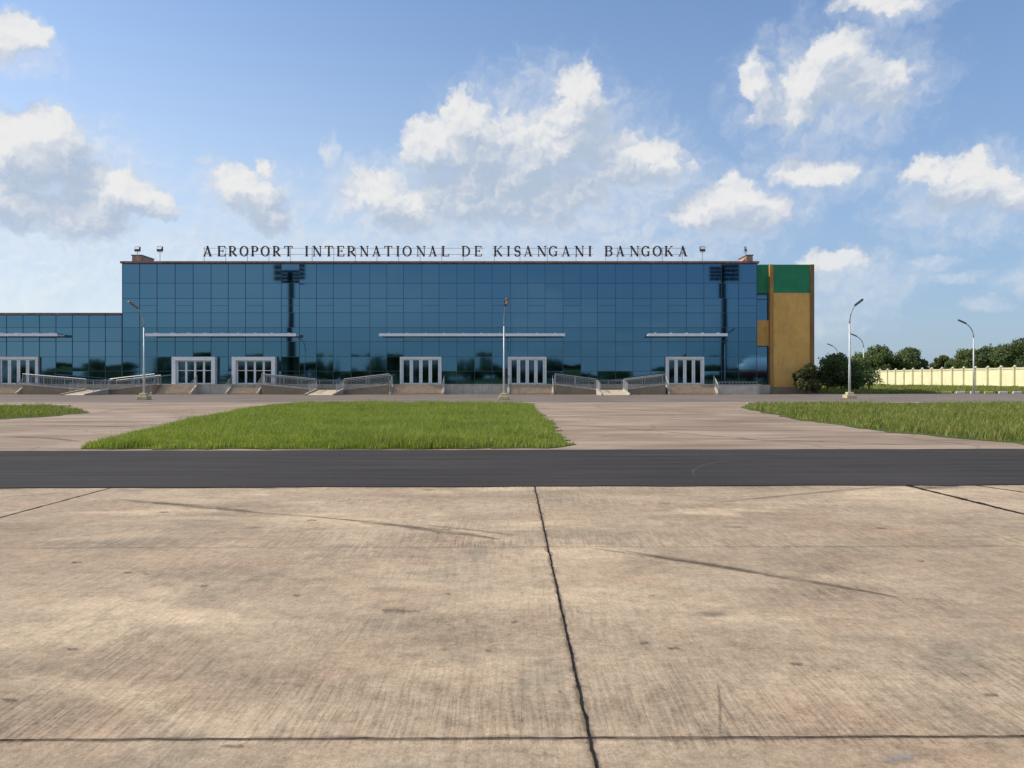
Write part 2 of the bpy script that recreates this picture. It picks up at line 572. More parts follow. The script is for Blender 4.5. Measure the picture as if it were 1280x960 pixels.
jit = lambda x, a: a * (math.sin(x * 1.7) + 0.6 * math.sin(x * 4.3 + 1) + 0.4 * math.sin(x * 9.1 + 2))
near = wavy(-60, 60, 400, lambda x: sn + sl0 * x + jit(x, 0.025))
far = wavy(-60, 60, 400, lambda x: sf + sl0 * x + jit(x + 5, 0.03))
near = [(-170, sn - 170 * sl0)] + near + [(170, sn + 170 * sl0)]
far = [(-170, sf - 170 * sl0)] + far + [(170, sf + 170 * sl0)]
vs = [(x, y, 0.004) for x, y in near] + [(x, y, 0.004) for x, y in far]
n_ = len(near)
kind(raw('taxiway', vs, [(i, i + 1, n_ + i + 1, n_ + i) for i in range(n_ - 1)], M_STRIP), 'structure')
sheet('terminal_road', [(-170, 54), (170, 54), (170, 86), (30, 86), (30, 84.5), (-170, 84.5)], 0.0, M_ROAD)


# ---- joints and tyre marks on the apron
def ribbon(name, a, b, w, mat, z=0.0, n=160, wob=0.2, taper=False, curve=0.0, seed=1):
    rg = np.random.default_rng(seed)
    a, b = np.array(a, float), np.array(b, float)
    d = b - a
    L = np.linalg.norm(d)
    d /= L
    nrm = np.array((-d[1], d[0]))
    off = np.convolve(rg.normal(0, 1, n + 8), np.ones(5) / 5, 'same')[4:n + 4] * wob * w
    ww = w * (0.8 + 0.55 * np.abs(np.convolve(rg.normal(0, 1, n + 4), np.ones(3) / 3, 'same')[2:n + 2]))
    vv, ff, uv = [], [], []
    for i in range(n):
        t = i / (n - 1)
        c = a + d * L * t + nrm * (off[i] + curve * 4 * t * (1 - t))
        e = ww[i] * 0.5
        if taper:
            e *= min(1, t * 5, (1 - t) * 5) * 0.85 + 0.15
        for s in (-1, 1):
            q = c + nrm * e * s
            vv.append((q[0], q[1], z))
            uv.append((t * L, s * 0.5 + 0.5))
        if i:
            k = 2 * i
            ff.append((k - 2, k - 1, k + 1, k))
    o = raw(name, vv, ff, mat)
    ul = o.data.uv_layers.new(name='UVMap')
    for lp in o.data.loops:
        ul.data[lp.index].uv = uv[lp.vertex_index]
    return kind(o, 'structure')


M_JOINT = paint('joint_dirt', (0.028, 0.024, 0.02), 0.95, 0.4, 8.0, spec=0.05)


def mat_skid(name, col, amt):
    m, nt, b = new_mat(name)
    u, v, _ = nt.sep(nt.coord('UV'))
    b.inputs['Base Color'].default_value = (*col, 1)
    b.inputs['Roughness'].default_value = 0.9
    b.inputs['Specular IOR Level'].default_value = 0.1
    edge = nt.ramp(nt.math('ABSOLUTE', nt.math('SUBTRACT', v, 0.5)), 0.0, 0.5, 1.0, 0.0)
    n = nt.noise(nt.xyz(nt.math('MULTIPLY', u, 1.6), nt.math('MULTIPLY', v, 6.0)), 1.0, 7.0, 0.75)
    a = nt.math('MULTIPLY', nt.math('MULTIPLY', edge, nt.ramp(n, 0.3, 0.62)), amt)
    nt.put(b.inputs['Alpha'], a)
    return m


M_SKID = mat_skid('rubber_smear', (0.07, 0.058, 0.046), 0.6)
M_SKID2 = mat_skid('faint_rubber_smear', (0.10, 0.085, 0.07), 0.5)
M_PALE = mat_skid('pale_scrape', (0.16, 0.15, 0.14), 0.5)
M_SPOT = mat_skid('oil_spot', (0.07, 0.058, 0.046), 0.75)
M_CEM = mat_skid('grey_cement_smear', (0.34, 0.33, 0.30), 0.6)
M_EDGE = mat_skid('joint_edge_stain', (0.13, 0.105, 0.08), 0.6)


def gp(px, py):
    y = EYE * F / (py - 474.0)
    return (gx(px, y), y)


jl = math.tan(R(0.5))
ribbon('slab_joint', (0.352, -3), (0.34, sn + 0.03), 0.013, M_JOINT, -0.003, 700, 0.35, seed=3)
ribbon('slab_joint_stain', (0.352, -3), (0.34, sn + 0.03), 0.06, M_EDGE, -0.0055, 500, 0.25, seed=31)
ribbon('slab_joint', (-40, 3.47 - 40 * jl), (40, 3.47 + 40 * jl), 0.0062, M_JOINT, -0.0025, 2600, 0.9, seed=4)
ribbon('slab_joint_stain', (-40, 3.47 - 40 * jl), (40, 3.47 + 40 * jl), 0.05, M_EDGE, -0.005, 1500, 0.3, seed=41)
ribbon('slab_joint', (-40, 7.42 - 40 * jl), (40, 7.42 + 40 * jl), 0.04, M_SKID2, -0.002, 700, 0.3, seed=5)
ribbon('slab_joint', (-6.0, -3), (-5.93, sn - 0.12), 0.022, M_JOINT, -0.003, 300, 0.25, seed=6)
ribbon('slab_joint', (6.62, -3), (5.98, sn + 0.17), 0.07, M_JOINT, -0.003, 300, 0.25, seed=7)
ribbon('slab_joint', (12.4, -3), (7.0, sn + 0.17), 0.03, M_JOINT, -0.003, 300, 0.25, seed=8)
for i, (a, b, w, mt) in enumerate([
        ((150, 624), (330, 641), 0.26, M_SKID), ((425, 648), (625, 673), 0.24, M_SKID), ((520, 655), (640, 668), 0.10, M_SKID2),
        ((735, 684), (985, 722), 0.10, M_SKID2), ((780, 688), (1125, 746), 0.16, M_SKID), ((330, 641), (440, 650), 0.10, M_SKID2),
        ((0, 621), (70, 617), 0.10, M_SKID2), ((896, 850), (899, 918), 0.018, M_SKID), ((890, 628), (1150, 604), 0.16, M_SKID2),
        ((1150, 611), (1200, 606), 0.5, M_SKID)]):
    ribbon('tyre_mark', gp(*a), gp(*b), w, mt, -0.0045 + 0.0003 * i, 60, 0.05, True, 0.008 if i == 7 else 0.03, 50 + i)
ribbon('tyre_mark', gp(872, 598), gp(945, 573), 0.10, M_PALE, 0.0065, 40, 0.03, True, 0.5, 71)
ribbon('tyre_mark', gp(0, 590), gp(700, 584), 0.12, M_PALE, 0.0060, 80, 0.05, True, 0.1, 72)
ribbon('tyre_mark', gp(700, 569), gp(1280, 566), 0.12, M_PALE, 0.0068, 80, 0.05, True, -0.2, 73)
for i, (a, b, w) in enumerate([((880, 548), (1180, 558), 0.35), ((700, 530), (960, 551), 0.3), ((0, 545), (100, 552), 0.4),
                               ((690, 520), (930, 527), 0.5), ((0, 531), (180, 534), 0.5), ((760, 512), (900, 516), 0.8)]):
    ribbon('tyre_mark', gp(*a), gp(*b), w, M_SKID2, 0.0002 + 0.0004 * i, 60, 0.05, True, 0.2, 90 + i)

# small oil spots and pits on the slabs
for i, (px, py, ln) in enumerate([(160, 715, 12), (182, 717, 6), (370, 744, 12), (95, 702, 14), (255, 731, 9), (500, 764, 60), (642, 777, 12),
                                  (390, 650, 16), (815, 744, 6), (842, 809, 20), (995, 829, 20), (1238, 868, 24),
                                  (90, 811, 18), (12, 873, 30), (290, 932, 34), (805, 803, 16), (1102, 660, 10), (560, 742, 8), 
                                  (1150, 700, 14), (610, 812, 9), (700, 865, 6), (205, 640, 16)]):
    yy = gp(px, py)[1]
    ribbon('oil_spot', gp(px - ln * 0.42, py + 0.5 * math.sin(i * 2.1)), gp(px + ln * 0.42, py - 0.8 * math.sin(i * 1.3)), yy * (0.011 if ln < 40 else 0.03), M_SPOT if ln < 40 else M_SKID2, -0.0016 + 0.00002 * i, 14, 0.25, True, 0.0, 200 + i)
ribbon('cement_patch', gp(1100, 949), gp(1142, 944), 0.10, M_CEM, -0.0012, 24, 0.3, True, 0.0, 300)

# ---------------------------------------------------------------- grass islands
def smooth_noise(x, y, s, seed):
    rg = np.random.default_rng(seed)
    ph = rg.uniform(0, 6.28, (8, 2))
    fr = rg.normal(0, 1, (8, 2)) * s
    v = np.zeros_like(x)
    for k in range(8):
        v += np.sin(fr[k, 0] * x + fr[k, 1] * y + ph[k, 0])
    return v / 8


def inside(poly, x, y):
    r = np.zeros(x.shape, bool)
    n = len(poly)
    for i in range(n):
        x0, y0 = poly[i]
        x1, y1 = poly[(i + 1) % n]
        c = ((y0 > y) != (y1 > y)) & (x < (x1 - x0) * (y - y0) / (y1 - y0 + 1e-12) + x0)
        r ^= c
    return r


def edge_dist(poly, x, y):
    d = np.full(x.shape, 1e9)
    n = len(poly)
    for i in range(n):
        a = np.array(poly[i]); b = np.array(poly[(i + 1) % n])
        ab = b - a
        t = np.clip(((x - a[0]) * ab[0] + (y - a[1]) * ab[1]) / (ab @ ab), 0, 1)
        d = np.minimum(d, np.hypot(x - a[0] - t * ab[0], y - a[1] - t * ab[1]))
    return d


def grass(name, poly, n, h, w, mat, seed, near_bias=1.0):
    rg = np.random.default_rng(seed)
    P_ = np.array(poly)
    x0, y0 = P_.min(0)
    x1, y1 = P_.max(0)
    x = rg.uniform(x0, x1, n * 2)
    y = y0 + (y1 - y0) * rg.uniform(0, 1, n * 2) ** near_bias
    # clump
    x += 0.05 * rg.normal(0, 1, x.shape); y += 0.05 * rg.normal(0, 1, x.shape)
    k = inside(poly, x, y)
    x, y = x[k][:n], y[k][:n]
    ed = edge_dist(poly, x, y)
    keep = rg.uniform(0, 1, len(x)) < np.clip(0.12 + ed / 0.7 + 0.45 * smooth_noise(x, y, 3.0, seed + 5), 0, 1) * np.clip(0.85 + 0.9 * smooth_noise(x, y, 0.7, seed + 6), 0.25, 1)
    x, y, ed = x[keep], y[keep], ed[keep]
    m = len(x)
    hh = h * (0.55 + 0.45 * rg.uniform(0, 1, m)) * (1 + 0.55 * smooth_noise(x, y, 0.9, seed + 1) + 0.45 * smooth_noise(x, y, 3.5, seed + 2))
    hh *= np.clip(0.55 + ed * 0.7, 0.55, 1.0)
    tall = rg.uniform(0, 1, m) < 0.010
    hh = np.where(tall, hh * 2.0, hh)
    ww = w * rg.uniform(0.6, 1.3, m) * (1 + np.maximum(0, y - 20) * 0.012)
    ww = np.where(tall, ww * 0.6, ww)
    th = rg.uniform(0, 2 * np.pi, m)
    le = rg.uniform(0.1, 0.75, m) * hh
    la = rg.uniform(0, 2 * np.pi, m)
    ux, uy = np.cos(th) * ww * 0.5, np.sin(th) * ww * 0.5
    lx, ly = np.cos(la) * le, np.sin(la) * le
    V = np.zeros((m, 5, 3), np.float32)
    V[:, 0] = np.stack((x - ux, y - uy, np.zeros(m)), 1)
    V[:, 1] = np.stack((x + ux, y + uy, np.zeros(m)), 1)
    V[:, 2] = np.stack((x + ux * .8 + lx * .35, y + uy * .8 + ly * .35, hh * .6), 1)
    V[:, 3] = np.stack((x - ux * .8 + lx * .35, y - uy * .8 + ly * .35, hh * .6), 1)
    V[:, 4] = np.stack((x + lx, y + ly, hh), 1)
    base = np.arange(m)[:, None] * 5
    me = bpy.data.meshes.new(name)
    me.vertices.add(m * 5)
    me.vertices.foreach_set('co', V.ravel())
    loops = np.concatenate((base + np.array([[0, 1, 2, 3]]), base + np.array([[3, 2, 4]])), 1)
    me.loops.add(m * 7)
    me.loops.foreach_set('vertex_index', loops.ravel().astype(np.int32))
    st = (np.arange(m)[:, None] * 7 + np.array([[0, 4]])).ravel()
    me.polygons.add(m * 2)
    me.polygons.foreach_set('loop_start', st.astype(np.int32))
    me.update(calc_edges=True)
    me.validate()
    o = link_mesh(name, me, mat)
    return kind(o, 'stuff')


def rough_poly(pts, step=1.0, amp=0.25, seed=1):
    rg = random.Random(seed)
    out = []
    n = len(pts)
    for i in range(n):
        a, b = Vector(pts[i]), Vector(pts[(i + 1) % n])
        k = max(1, int((b - a).length / step))
        for j in range(k):
            p = a.lerp(b, j / k)
            out.append((p.x + rg.uniform(-amp, amp), p.y + rg.uniform(-amp, amp) * 0.6))
    return out


ISL_A = [(-9.75, 17.75), (-3, 17.75), (0.6, 17.95), (1.4, 18.5), (1.35, 30), (1.25, 48.3), (-13.7, 48.3), (-13.9, 41), (-12.6, 31), (-11.3, 24), (-10.3, 19)]
ISL_B = [(12.9, 18.6), (12.3, 20), (11.5, 23), (11.2, 30), (12.0, 38), (13.4, 45), (15, 48.5), (60, 49.3), (60, 19.6)]
ISL_C = [(-60, 44.5), (-26, 44), (-23.5, 42), (-20.3, 37), (-19.9, 34), (-20.2, 31), (-22, 28.4), (-60, 27.2)]
islands = []
for pts, sd in ((ISL_A, 1), (ISL_B, 2), (ISL_C, 3)):
    rp = rough_poly(pts, 0.45, 0.26, sd)
    sheet('turf', rp, 0.008, M_SOIL)
    islands.append(rp)
grass('grass', islands[0], 260000, 0.27, 0.019, M_GRASS, 21, 1.3)
grass('grass', islands[1], 200000, 0.29, 0.022, M_GRASS2, 22, 1.15)
grass('grass', islands[2], 70000, 0.27, 0.028, M_GRASS2, 23, 1.0)
VERGE = [(37, 86.6), (92, 86.6), (91.5, 205), (60, 205), (40, 150), (33, 110)]
grass('grass', rough_poly(VERGE, 3.0, 0.3, 5), 110000, 0.42, 0.07, M_GRASS2, 24, 1.6)

M_KERB = paint('kerb_concrete', (0.52, 0.47, 0.39), 0.85, 0.2, 3.0, dirt=(0.2, 0.17, 0.13), streak=0.5)
M_YEL = paint('faded_yellow_paint', (0.62, 0.50, 0.20), 0.75, 0.25, 3.0, dirt=(0.3, 0.27, 0.2), streak=0.5)
M_WHITE = paint('white_paint', (0.72, 0.70, 0.66), 0.55, 0.1, 2.0, dirt=(0.4, 0.36, 0.3), streak=0.35)


def kerb(name, x0, x1, y0, y1, hgt):
    bm = bmesh.new()
    box(bm, x0, x1, y0, y1, -0.02, hgt)
    bmesh.ops.bevel(bm, geom=bm.edges[:], offset=0.02, segments=1, affect='EDGES')
    return kind(obj(name, bm, M_KERB), 'structure')


kerb('kerb', -14.0, 1.4, 48.45, 48.65, 0.13)
kerb('kerb', 15.0, 60, 49.45, 49.65, 0.13)
kerb('kerb', -60, -25.5, 44.7, 44.9, 0.13)

# ---------------------------------------------------------------- terminal building
YF = 84.0
ROWS = [330, 354, 373, 391, 409.5, 427, 446, 464, 482]
ZR = [gz(v, YF) for v in ROWS]
XL, XR = gx(153, YF), gx(946, YF)
PLAT = 1.0


def mat_glass():
    m, nt, b = new_mat('blue_reflective_glass')
    geo = nt.n.new('ShaderNodeNewGeometry')
    r = geo.outputs['Random Per Island']
    c = nt.mix(r, (0.058, 0.142, 0.218), (0.086, 0.180, 0.268))
    nt.put(b.inputs['Base Color'], c)
    b.inputs['Metallic'].default_value = 1.0
    b.inputs['Roughness'].default_value = 0.035
    return m


M_GLASS = mat_glass()
M_MULL = paint('dark_mullion', (0.035, 0.07, 0.108), 0.4, 0.1)
M_WALL = paint('cream_render', (0.42, 0.36, 0.28), 0.85, 0.1, 0.8, dirt=(0.2, 0.16, 0.12), streak=0.4)
M_CORN = paint('red_brown_coping', (0.24, 0.13, 0.10), 0.7, 0.25, 1.5, dirt=(0.4, 0.36, 0.33), streak=0.6)
M_ALU = paint('pale_aluminium', (0.74, 0.74, 0.72), 0.4, 0.08, 2.0, metal=0.25)
M_ALUW = paint('white_portal_cladding', (0.86, 0.86, 0.85), 0.4, 0.06, 2.0)
M_DOORGL = paint('dark_door_glass', (0.035, 0.075, 0.11), 0.04, 0.2, 1.0, metal=1.0)
M_TAN = paint('tan_stair_tile', (0.58, 0.43, 0.285), 0.7, 0.14, 2.0, dirt=(0.3, 0.22, 0.15), streak=0.4)
M_BROWN = paint('brown_ramp_wall', (0.30, 0.22, 0.14), 0.8, 0.12, 1.2, dirt=(0.12, 0.09, 0.06), streak=0.4)
M_PLINTH = paint('pale_plinth', (0.58, 0.51, 0.40), 0.85, 0.12, 1.2, dirt=(0.22, 0.19, 0.15), streak=0.6)
M_RAMPTOP = paint('ramp_screed', (0.58, 0.46, 0.31), 0.85, 0.12, 1.5, dirt=(0.35, 0.27, 0.18), streak=0.4)
M_STEEL = paint('brushed_steel', (0.42, 0.42, 0.41), 0.45, 0.1, 3.0, metal=0.6)
M_DARKST = paint('dark_steel', (0.045, 0.043, 0.045), 0.5, 0.2, 3.0)
M_ROOF = paint('roof_felt', (0.18, 0.17, 0.16), 0.9, 0.2, 0.6)
M_LETTER = paint('brown_letter_paint', (0.10, 0.065, 0.062), 0.55, 0.2, 2.0)
M_BRICK = paint('brick_red_render', (0.44, 0.27, 0.20), 0.85, 0.18, 1.5)


def pane(vv, ff, x0, x1, z0, z1, rg, true=1.0):
    """one slightly bowed, slightly tilted pane of glass"""
    n = 5
    tx, tz = rg.normal(0, R(0.045)) * true, rg.normal(0, R(0.17)) * true
    bow, bowx = rg.normal(0.0006, 0.0022), rg.normal(0, 0.0008)
    bow *= true
    b0 = len(vv)
    w, h = x1 - x0, z1 - z0
    for j in range(n):
        for i in range(n):
            u, v = i / (n - 1) * 2 - 1, j / (n - 1) * 2 - 1
            y = YF + tx * u * w / 2 + tz * v * h / 2 - bow * (1 - v * v) - bowx * (1 - u * u)
            vv.append((x0 + w * (u + 1) / 2, y, z0 + h * (v + 1) / 2))
    for j in range(n - 1):
        for i in range(n - 1):
            k = b0 + j * n + i
            ff.append((k, k + 1, k + n + 1, k + n))


def curtain(parent, xs, zs, skip, rg, vents=()):
    for i in range(len(xs) - 1):
        vv, ff = [], []
        for j in range(len(zs) - 1):
            pane(vv, ff, xs[i], xs[i + 1], zs[j + 1], zs[j], rg, 0.12 if len(xs) > 30 and i > 33 else 1.0)
        raw('window_bay', vv, ff, M_GLASS, parent, True)
    bm = bmesh.new()
    for k, x in enumerate(xs):
        box(bm, x - 0.023, x + 0.023, YF - 0.04, YF + 0.1, zs[-1], zs[0])
    for k, z in enumerate(zs):
        for i in range(len(xs) - 1):
            box(bm, xs[i] + 0.023, xs[i + 1] - 0.023, YF - 0.036, YF + 0.1, z - 0.023, z + 0.023)
    for i, j in vents:
        zm = (zs[j] + zs[j + 1]) / 2
        box(bm, xs[i] + 0.023, xs[i + 1] - 0.023, YF - 0.03, YF + 0.06, zm - 0.018, zm + 0.018)
    obj('mullion_grid', bm, M_MULL, parent)


rg = np.random.default_rng(5)
term = thing('terminal_building', 'long three-storey airport terminal with blue mirrored glass front and roof sign', 'building', ((XL + XR) / 2, YF, 0))
NB = 36
xs = [XL + (XR - XL) * i / NB + (0 if i in (0, NB) else float(rg.normal(0, 0.05))) for i in range(NB + 1)]
curtain(term, xs, ZR, None, rg, [(i, 2) for i in range(1, NB, 2)])
bm = bmesh.new()
box(bm, XL + 0.02, XR - 0.02, YF + 0.13, YF + 24, 0, ZR[0] + 0.02)
obj('wall', bm, M_WALL, term)
bm = bmesh.new()
box(bm, XL - 0.12, XR + 0.18, YF - 0.28, YF + 0.5, ZR[0] + 0.045, ZR[0] + 0.27)
box(bm, XL - 0.12, XL + 0.4, YF + 0.503, YF + 24, ZR[0] + 0.045, ZR[0] + 0.265)
box(bm, XR - 0.4, XR + 0.18, YF + 0.503, YF + 24, ZR[0] + 0.045, ZR[0] + 0.265)
obj('cornice', bm, M_CORN, term)
bm = bmesh.new()
box(bm, XL + 0.42, XR - 0.42, YF + 0.51, YF + 24, ZR[0] + 0.03, ZR[0] + 0.12)
obj('roof', bm, M_ROOF, term)
# little stair huts on the roof
for x0, x1, x2, yy, m in ((gx(165, 88), gx(177, 88), gx(192, 88), 88.0, M_BRICK), (gx(941, 88), gx(933, 88), gx(921, 88), 88.0, M_BRICK)):
    bm = bmesh.new()
    z0, z1 = ZR[0] + 0.13, gz(319.5, 88)
    a, b_ = sorted((x0, x1))
    box(bm, a, b_, yy, yy + 3, z0, z1)
    prism(bm, [(x1, z0), (x2, z0), (x1, z1 - 0.12)] if x2 > x1 else [(x2, z0), (x1, z0), (x1, z1 - 0.12)], yy + 0.1, yy + 2.9)
    hut = obj('roof_hut', bm, m, term)
    bm = bmesh.new()
    box(bm, a - 0.08, b_ + 0.08, yy - 0.08, yy + 3.08, z1 + 0.003, z1 + 0.10)
    obj('cap', bm, M_CORN, hut)
# plinth under the glass, with panel seams
PL_Y = 82.9
bm = bmesh.new()
x = gx(153, YF)
while x < XR - 0.1:
    x2 = min(x + 1.0, XR)
    box(bm, x + 0.008, x2 - 0.008, PL_Y, YF + 0.12, 0.0, PLAT - 0.003)
    x = x2
pl = obj('plinth', bm, M_PLINTH, term)
bm = bmesh.new()
box(bm, XL, XR + 0.1, PL_Y - 0.06, YF + 0.11, PLAT, PLAT + 0.07)
obj('coping', bm, M_PLINTH, pl)

# entrances: frames standing proud of the glass, four tall glass leaves each
ENT = [(215, 269, 'white'), (290, 344, 'white'), (500, 552, 'alu'), (635, 683, 'alu'), (832, 880, 'alu')]


def entrance(parent, p0, p1, style):
    y0 = YF - (0.75 if style == 'white' else 0.35)
    x0, x1 = gx(p0, y0 + 0.1), gx(p1, y0 + 0.1)
    zt = gz(446, y0)
    z0 = PLAT + 0.075
    t = 0.40 if style == 'white' else 0.20
    fm = M_ALUW if style == 'white' else M_ALU
    bm = bmesh.new()
    box(bm, x0, x0 + t, y0, YF - 0.06, z0, zt)
    box(bm, x1 - t, x1, y0, YF - 0.06, z0, zt)
    box(bm, x0 + t + 0.002, x1 - t - 0.002, y0, YF - 0.06, zt - t * (0.95 if style == 'white' else 1.3), zt)
    root = obj('entrance', bm, fm, parent)
    a, b_ = x0 + t, x1 - t
    top = zt - t * (0.95 if style == 'white' else 1.3)
    w = (b_ - a) / 4
    yl = y0 + (0.5 if style == 'white' else 0.12)
    for k in range(4):
        f = 0.10 if style == 'white' else 0.17
        l, r = a + k * w + 0.01, a + (k + 1) * w - 0.01
        bm = bmesh.new()
        box(bm, l, l + f, yl, yl + 0.06, z0, top - 0.01)
        box(bm, r - f, r, yl, yl + 0.06, z0, top - 0.01)
        box(bm, l + f, r - f, yl + 0.003, yl + 0.057, z0, z0 + 0.12)
        box(bm, l + f, r - f, yl + 0.003, yl + 0.057, top - 0.10, top - 0.01)
        if style == 'white':
            box(bm, l + f, r - f, yl + 0.003, yl + 0.057, z0 + 1.42, z0 + 1.49)
        obj('door_leaf', bm, fm, root)
        bm = bmesh.new()
        box(bm, l + f, r - f, yl + 0.024, yl + 0.034, z0 + 0.12, top - 0.10)
        obj('door_glass', bm, M_DOORGL, root)
    return root


for e in ENT:
    entrance(term, *e)


def canopy(parent, p0, p1, nbr, z=None):
    y0, y1 = YF - 1.35, YF - 0.07
    x0, x1 = gx(p0, y0), gx(p1, y0)
    z = gz(418.5, y0)
    bm = bmesh.new()
    box(bm, x0, x1, y0, y1, z - 0.10, z + 0.05)
    box(bm, x0 - 0.02, x1 + 0.02, y0 - 0.10, y0 - 0.003, z - 0.15, z + 0.15)
    cn = obj('canopy', bm, M_ALUW, parent)
    for k in range(nbr):
        x = x0 + (x1 - x0) * (k + 0.5) / nbr
        bm = bmesh.new()
        prism_x(bm, [(y0 + 0.05, z + 0.053), (y1, z + 0.053), (y1, z + 0.30), (y1 - 0.12, z + 0.30), (y0 + 0.05, z + 0.21)], x - 0.05, x + 0.05)
        obj('bracket', bm, M_ALU, cn)
    return cn


canopy(term, 182, 370, 9)
canopy(term, 474, 706, 10)
canopy(term, 810, 909, 5)

# low wing on the left
wing = thing('terminal_wing', 'low two-storey wing of blue mirrored glass left of the tall terminal', 'building', (gx(40, YF), YF, 0))
ZW = [gz(v, YF) for v in (394, 409.5, 427, 446, 464, 482)]
nw = 18
wxs = [XL - 0.06 - 20.6 * YF / F * i for i in range(nw, -1, -1)]
curtain(wing, wxs, ZW, None, rg, [])
bm = bmesh.new()
box(bm, wxs[0] + 0.02, XL - 0.01, YF + 0.13, YF + 18, 0, ZW[0] + 0.02)
obj('wall', bm, M_WALL, wing)
bm = bmesh.new()
box(bm, wxs[0] - 0.1, XL - 0.13, YF - 0.2, YF + 0.5, ZW[0] + 0.045, ZW[0] + 0.25)
obj('cornice', bm, M_CORN, wing)
bm = bmesh.new()
box(bm, wxs[0], XL - 0.13, YF + 0.51, YF + 18, ZW[0] + 0.03, ZW[0] + 0.12)
obj('roof', bm, M_ROOF, wing)
bm = bmesh.new()
box(bm, wxs[0], XL - 0.003, PL_Y, YF + 0.12, 0.0, PLAT - 0.003)
pl = obj('plinth', bm, M_PLINTH, wing)
bm = bmesh.new()
box(bm, wxs[0], XL - 0.003, PL_Y - 0.06, YF + 0.11, PLAT, PLAT + 0.07)
obj('coping', bm, M_PLINTH, pl)
entrance(wing, -2, 48, 'alu')
canopy(wing, -120, 72, 9)

# side tower, green over ochre
M_GREEN = paint('green_wall_paint', (0.022, 0.23, 0.10), 0.75, 0.1, 0.6, dirt=(0.02, 0.12, 0.06), streak=0.4)
M_OCHRE = paint('ochre_wall_paint', (0.76, 0.425, 0.11), 0.8, 0.1, 0.5, dirt=(0.30, 0.17, 0.05), streak=0.55)
M_OCHRE2 = paint('ochre_trim_paint', (0.45, 0.24, 0.065), 0.8, 0.14, 0.6, dirt=(0.2, 0.11, 0.05), streak=0.5)
M_TRIM = paint('brown_edge_trim', (0.25, 0.14, 0.05), 0.8, 0.14, 0.8)
YT = 85.0
tower = thing('side_tower', 'green and ochre painted stair tower at the right end of the glass terminal', 'building', (gx(985, YT), YT, 0))
tz = lambda v: gz(v, YT)
tx = lambda v: gx(v, YT)
X946 = XR + 0.2
bm = bmesh.new()
box(bm, tx(966.5), tx(1012.5), YT, YT + 0.2, 0.0, tz(366))
obj('ochre_wall', bm, M_OCHRE, tower)
bm = bmesh.new()
box(bm, tx(966.5), tx(1012.5), YT - 0.02, YT + 0.2, tz(366) + 0.003, tz(331))
obj('green_band', bm, M_GREEN, tower)
bm = bmesh.new()
box(bm, tx(962), tx(966.5) - 0.002, YT - 0.10, YT + 0.2, 0.0, tz(331) + 0.03)
obj('pilaster', bm, M_OCHRE2, tower)
bm = bmesh.new()
box(bm, tx(1012.5) + 0.002, tx(1017.5), YT - 0.10, YT + 0.2, 0.0, tz(331) + 0.03)
obj('pilaster', bm, M_TRIM, tower)
bm = bmesh.new()
box(bm, X946, tx(1017.5) - 0.02, YT + 0.62, YT + 22, 0.0, tz(331))
box(bm, tx(962), tx(1017.5) - 0.01, YT + 0.2, YT + 0.61, 0.0, tz(331) - 0.01)
obj('wall', bm, M_OCHRE, tower)
bm = bmesh.new()
box(bm, X946, tx(1017.5) + 0.1, YT + 0.63, YT + 22.1, tz(331) + 0.01, tz(331) + 0.12)
obj('roof', bm, M_ROOF, tower)
# recessed strip between the glass and the pilaster
bm = bmesh.new()
box(bm, X946, tx(962) - 0.002, YT + 0.3, YT + 0.6, tz(366), tz(331))
obj('green_band', bm, M_GREEN, tower)
bm = bmesh.new()
box(bm, X946, tx(962) - 0.002, YT + 0.32, YT + 0.6, tz(432), tz(400))
obj('spandrel', bm, M_OCHRE, tower)
for z0, z1 in ((400, 367), (480, 432)):
    bm = bmesh.new()
    za, zb = tz(z0), tz(z1)
    xa, xb = X946 + 0.003, tx(962) - 0.004
    box(bm, xa, xa + 0.10, YT + 0.3, YT + 0.45, za, zb)
    box(bm, xb - 0.10, xb, YT + 0.3, YT + 0.45, za, zb)
    box(bm, xa + 0.1, xb - 0.1, YT + 0.3, YT + 0.45, zb - 0.12, zb)
    if z0 == 400:
        box(bm, xa + 0.1, xb - 0.1, YT + 0.3, YT + 0.45, zb - 0.62, zb - 0.54)
    wf = obj('window', bm, M_MULL, tower)
    vv = [(xa + .1, YT + 0.4, za), (xb - .1, YT + 0.4, za), (xb - .1, YT + 0.405, zb - .1), (xa + .1, YT + 0.405, zb - .1)]
    raw('glass', vv, [(0, 1, 2, 3)], M_GLASS, wf)
bm = bmesh.new()
box(bm, X946, tx(962) - 0.002, YT - 0.2, YT + 0.6, 0.0, tz(481))
obj('plinth', bm, M_PLINTH, tower)
bm = bmesh.new()
box(bm, tx(962), tx(1017.5), YT - 0.30, YT - 0.11, 0.0, 0.75)
obj('base_course', bm, M_BROWN, tower)

# low pale wall with a rail in front of the last bay
lw = thing('low_wall', 'low pale concrete wall with steel rail right of the last entrance steps', 'wall', (gx(923, 82), 82, 0))
bm = bmesh.new()
box(bm, gx(898, 82), gx(947, 82), 81.9, 82.15, 0.0, 0.95)
obj('wall', bm, M_PLINTH, lw)
bm = bmesh.new()
for k in range(12):
    x = gx(899 + 47 * k / 11, 82)
    box(bm, x - 0.015, x + 0.015, 82.0, 82.03, 0.95, 1.28)
box(bm, gx(898, 82), gx(947, 82), 81.99, 82.04, 1.283, 1.33)
obj('handrail', bm, M_STEEL, lw)

